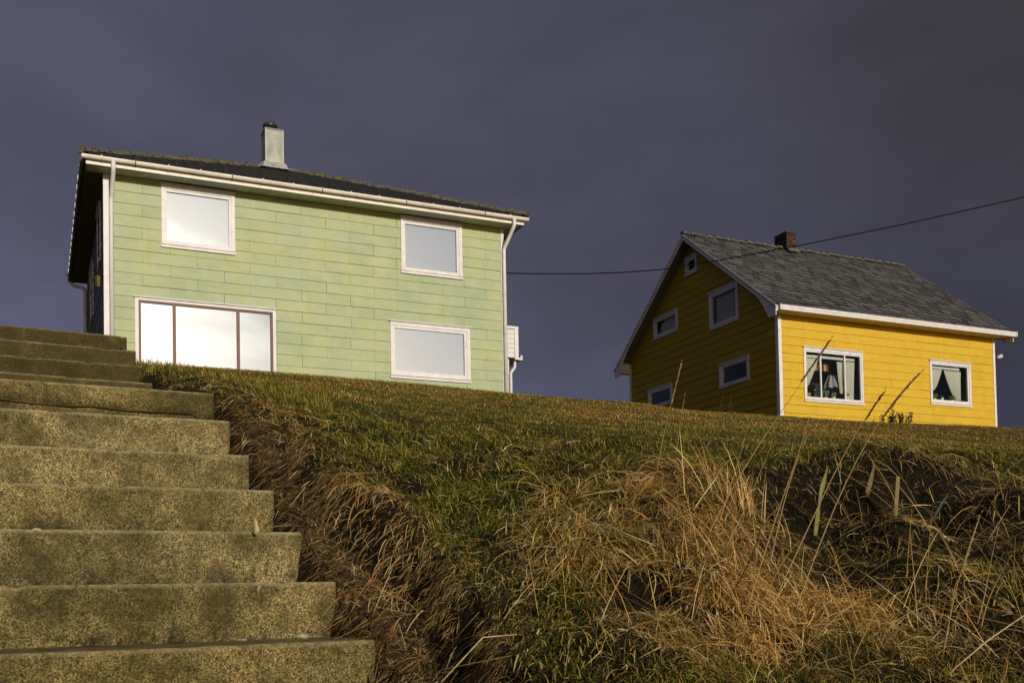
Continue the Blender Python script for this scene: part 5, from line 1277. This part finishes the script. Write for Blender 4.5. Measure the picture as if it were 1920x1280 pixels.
fallen([lay((-0.165, 2.396, -0.188), .03), lay((-0.07, 2.42, -0.09), .05), lay((0.009, 2.44, -0.085), .05)], 'pale bent stalk lying on the turf at the bottom edge')
fallen([lay((1.00, 2.42, -0.20), .05), lay((1.10, 2.45, -0.12), .10), lay((1.28, 2.5, -0.02), .14)], 'long pale stalk lying at the bottom right of the bank')
def flat_leaf(pts, wds, mat, name, label, cat, thick=0.002):
    mb = MB(); p = [Vector(q) for q in pts]; rings = []
    n = 9
    for i in range(n):
        t = i / (n - 1); j = min(int(t * (len(p) - 1)), len(p) - 2); f = t * (len(p) - 1) - j
        c = p[j].lerp(p[j + 1], f); w = np.interp(t, np.linspace(0, 1, len(wds)), wds)
        d = (p[j + 1] - p[j]).normalized(); sx_ = d.cross(Vector((0.25, -1, 0))).normalized(); nn_ = sx_.cross(d)
        rings.append([tuple(c - sx_ * w), tuple(c - nn_ * (thick + w * 0.2)), tuple(c + sx_ * w), tuple(c + nn_ * thick)])
    mb.loft(rings); return tag(mb.build(name, M[mat], None), label, cat)
flat_leaf([lay((1.037, 3.604, 0.15), -.02), (1.061, 3.60, 0.335), (1.091, 3.604, 0.432)], [.005, .009, .004, .009, .006, .0008], 'leaf_olive', 'broad_leaf', 'upright yellow green blade shaped leaf in the dark hollow', 'leaf')
flat_leaf([lay((1.379, 4.108, 0.30), -.03), (1.40, 4.10, 0.41), (1.425, 4.108, 0.493)], [.006, .010, .009, .003], 'leaf_brown', 'broad_leaf', 'brown withered blade shaped leaf above the straw ridge', 'leaf')
flat_leaf([lay((1.435, 3.95, 0.20), -.03), (1.448, 3.95, 0.332), (1.457, 3.95, 0.426)], [.007, .0075, .008, .008], 'stake_wood', 'wooden_stake', 'short flat wooden stake standing in the dark hollow', 'stake', 0.003)
flat_leaf([lay((1.599, 4.029, 0.24), -.02), (1.646, 4.02, 0.325), (1.687, 4.029, 0.379)], [.003, .006, .005, .001], 'plant_dark', 'broad_leaf', 'narrow dark green leaf leaning right in the hollow', 'leaf')
flat_leaf([(-0.809, 3.353, 0.225), (-0.813, 3.35, 0.255), (-0.820, 3.35, 0.276)], [.006, .004, .0008], 'seed_pale', 'dry_leaf', 'pale pointed dry leaf standing on the third visible step', 'leaf')

# ------------------------------------------------------------------ small shrubs
def shrub(label, loc, n, h, w, leafy):
    e = empty('shrub', loc); tag(e, label, 'shrub')
    mb = MB(); lf = MB()
    for _ in range(n):
        a = random.uniform(-w, w); b = random.uniform(-0.12, 0.12); hh = h * random.uniform(0.55, 1.1)
        top = Vector((a + random.uniform(-.08, .08), b, hh)); mb.tube([(a * 0.6, b, -0.05), tuple(Vector((a * 0.8, b, hh * 0.5))), tuple(top)], [0.007, 0.005, 0.003] if leafy else [0.005, 0.004, 0.002], 4)
        if leafy:
            for _k in range(16):
                d = Vector((random.gauss(0, .5), random.gauss(0, .5), random.uniform(0.1, 1))).normalized(); s = random.uniform(.05, .10)
                p = top - Vector((0, 0, random.uniform(0, hh * 0.75))); sd = d.cross(Vector((random.gauss(0, 1), random.gauss(0, 1), 0.2))).normalized() * s * 0.24
                lf.add([tuple(p), tuple(p + d * s * 0.5 + sd), tuple(p + d * s), tuple(p + d * s * 0.5 - sd)], [(0, 1, 2, 3)])
    mb.build('branch', M['stem_dark'], e)
    if leafy: lf.build('foliage', M['shrub_leaf'], e, recalc=False)
p = wpt(yellow, (4.0, -0.75, 0.82)); pz = float(height(p.x, p.y))
shrub('low dark leafy shrub at the foot of the yellow wall', (p.x, p.y, pz - 0.02), 26, 0.42, 0.52, True)
p = wpt(yellow, (3.85, -0.85, 0.82)); pz = float(height(p.x, p.y))
shrub('taller reddish sprig growing out beside the leafy shrub', (p.x, p.y, pz), 4, 0.62, 0.18, True)
shrub('thin bare sprig on the lawn in front of the shaded gable', (3.36, 16.4, float(height(3.36, 16.4))), 6, 0.40, 0.16, False)

# ------------------------------------------------------------------ chips lying on the steps
def chip(u, v, z, s, label):
    P = SO[:2] + SX * u + SY * v
    bm = bmesh.new(); bmesh.ops.create_icosphere(bm, subdivisions=2, radius=s)
    sd = random.uniform(0, 50)
    for vv_ in bm.verts:
        k = 0.75 + 0.6 * float(fbm(vv_.co.x / s * 1.3 + sd, vv_.co.y / s * 1.3 + vv_.co.z / s, 22, 2)); vv_.co = Vector((vv_.co.x * k * 1.25, vv_.co.y * k, vv_.co.z * k * 0.55))
    me = bpy.data.meshes.new('stone_chip'); bm.to_mesh(me); bm.free(); me.materials.append(M['stone_chip'])
    o = link('stone_chip', me); o.location = (P[0], P[1], SO[2] + z + s * 0.35); o.rotation_euler = (0, 0, sd); tag(o, label, 'stone', 'chips on the stairs')
chip(-0.13, 0.27, 0.002, 0.017, 'pale stone chip on the lowest visible tread near its right end')
chip(-0.80, 0.59 + .25, 0.34, 0.016, 'pale stone chip at the back of the third visible tread, far left')
chip(-0.30, 0.27, 0.002, 0.008, 'tiny stone chip on the lowest visible tread near the middle')
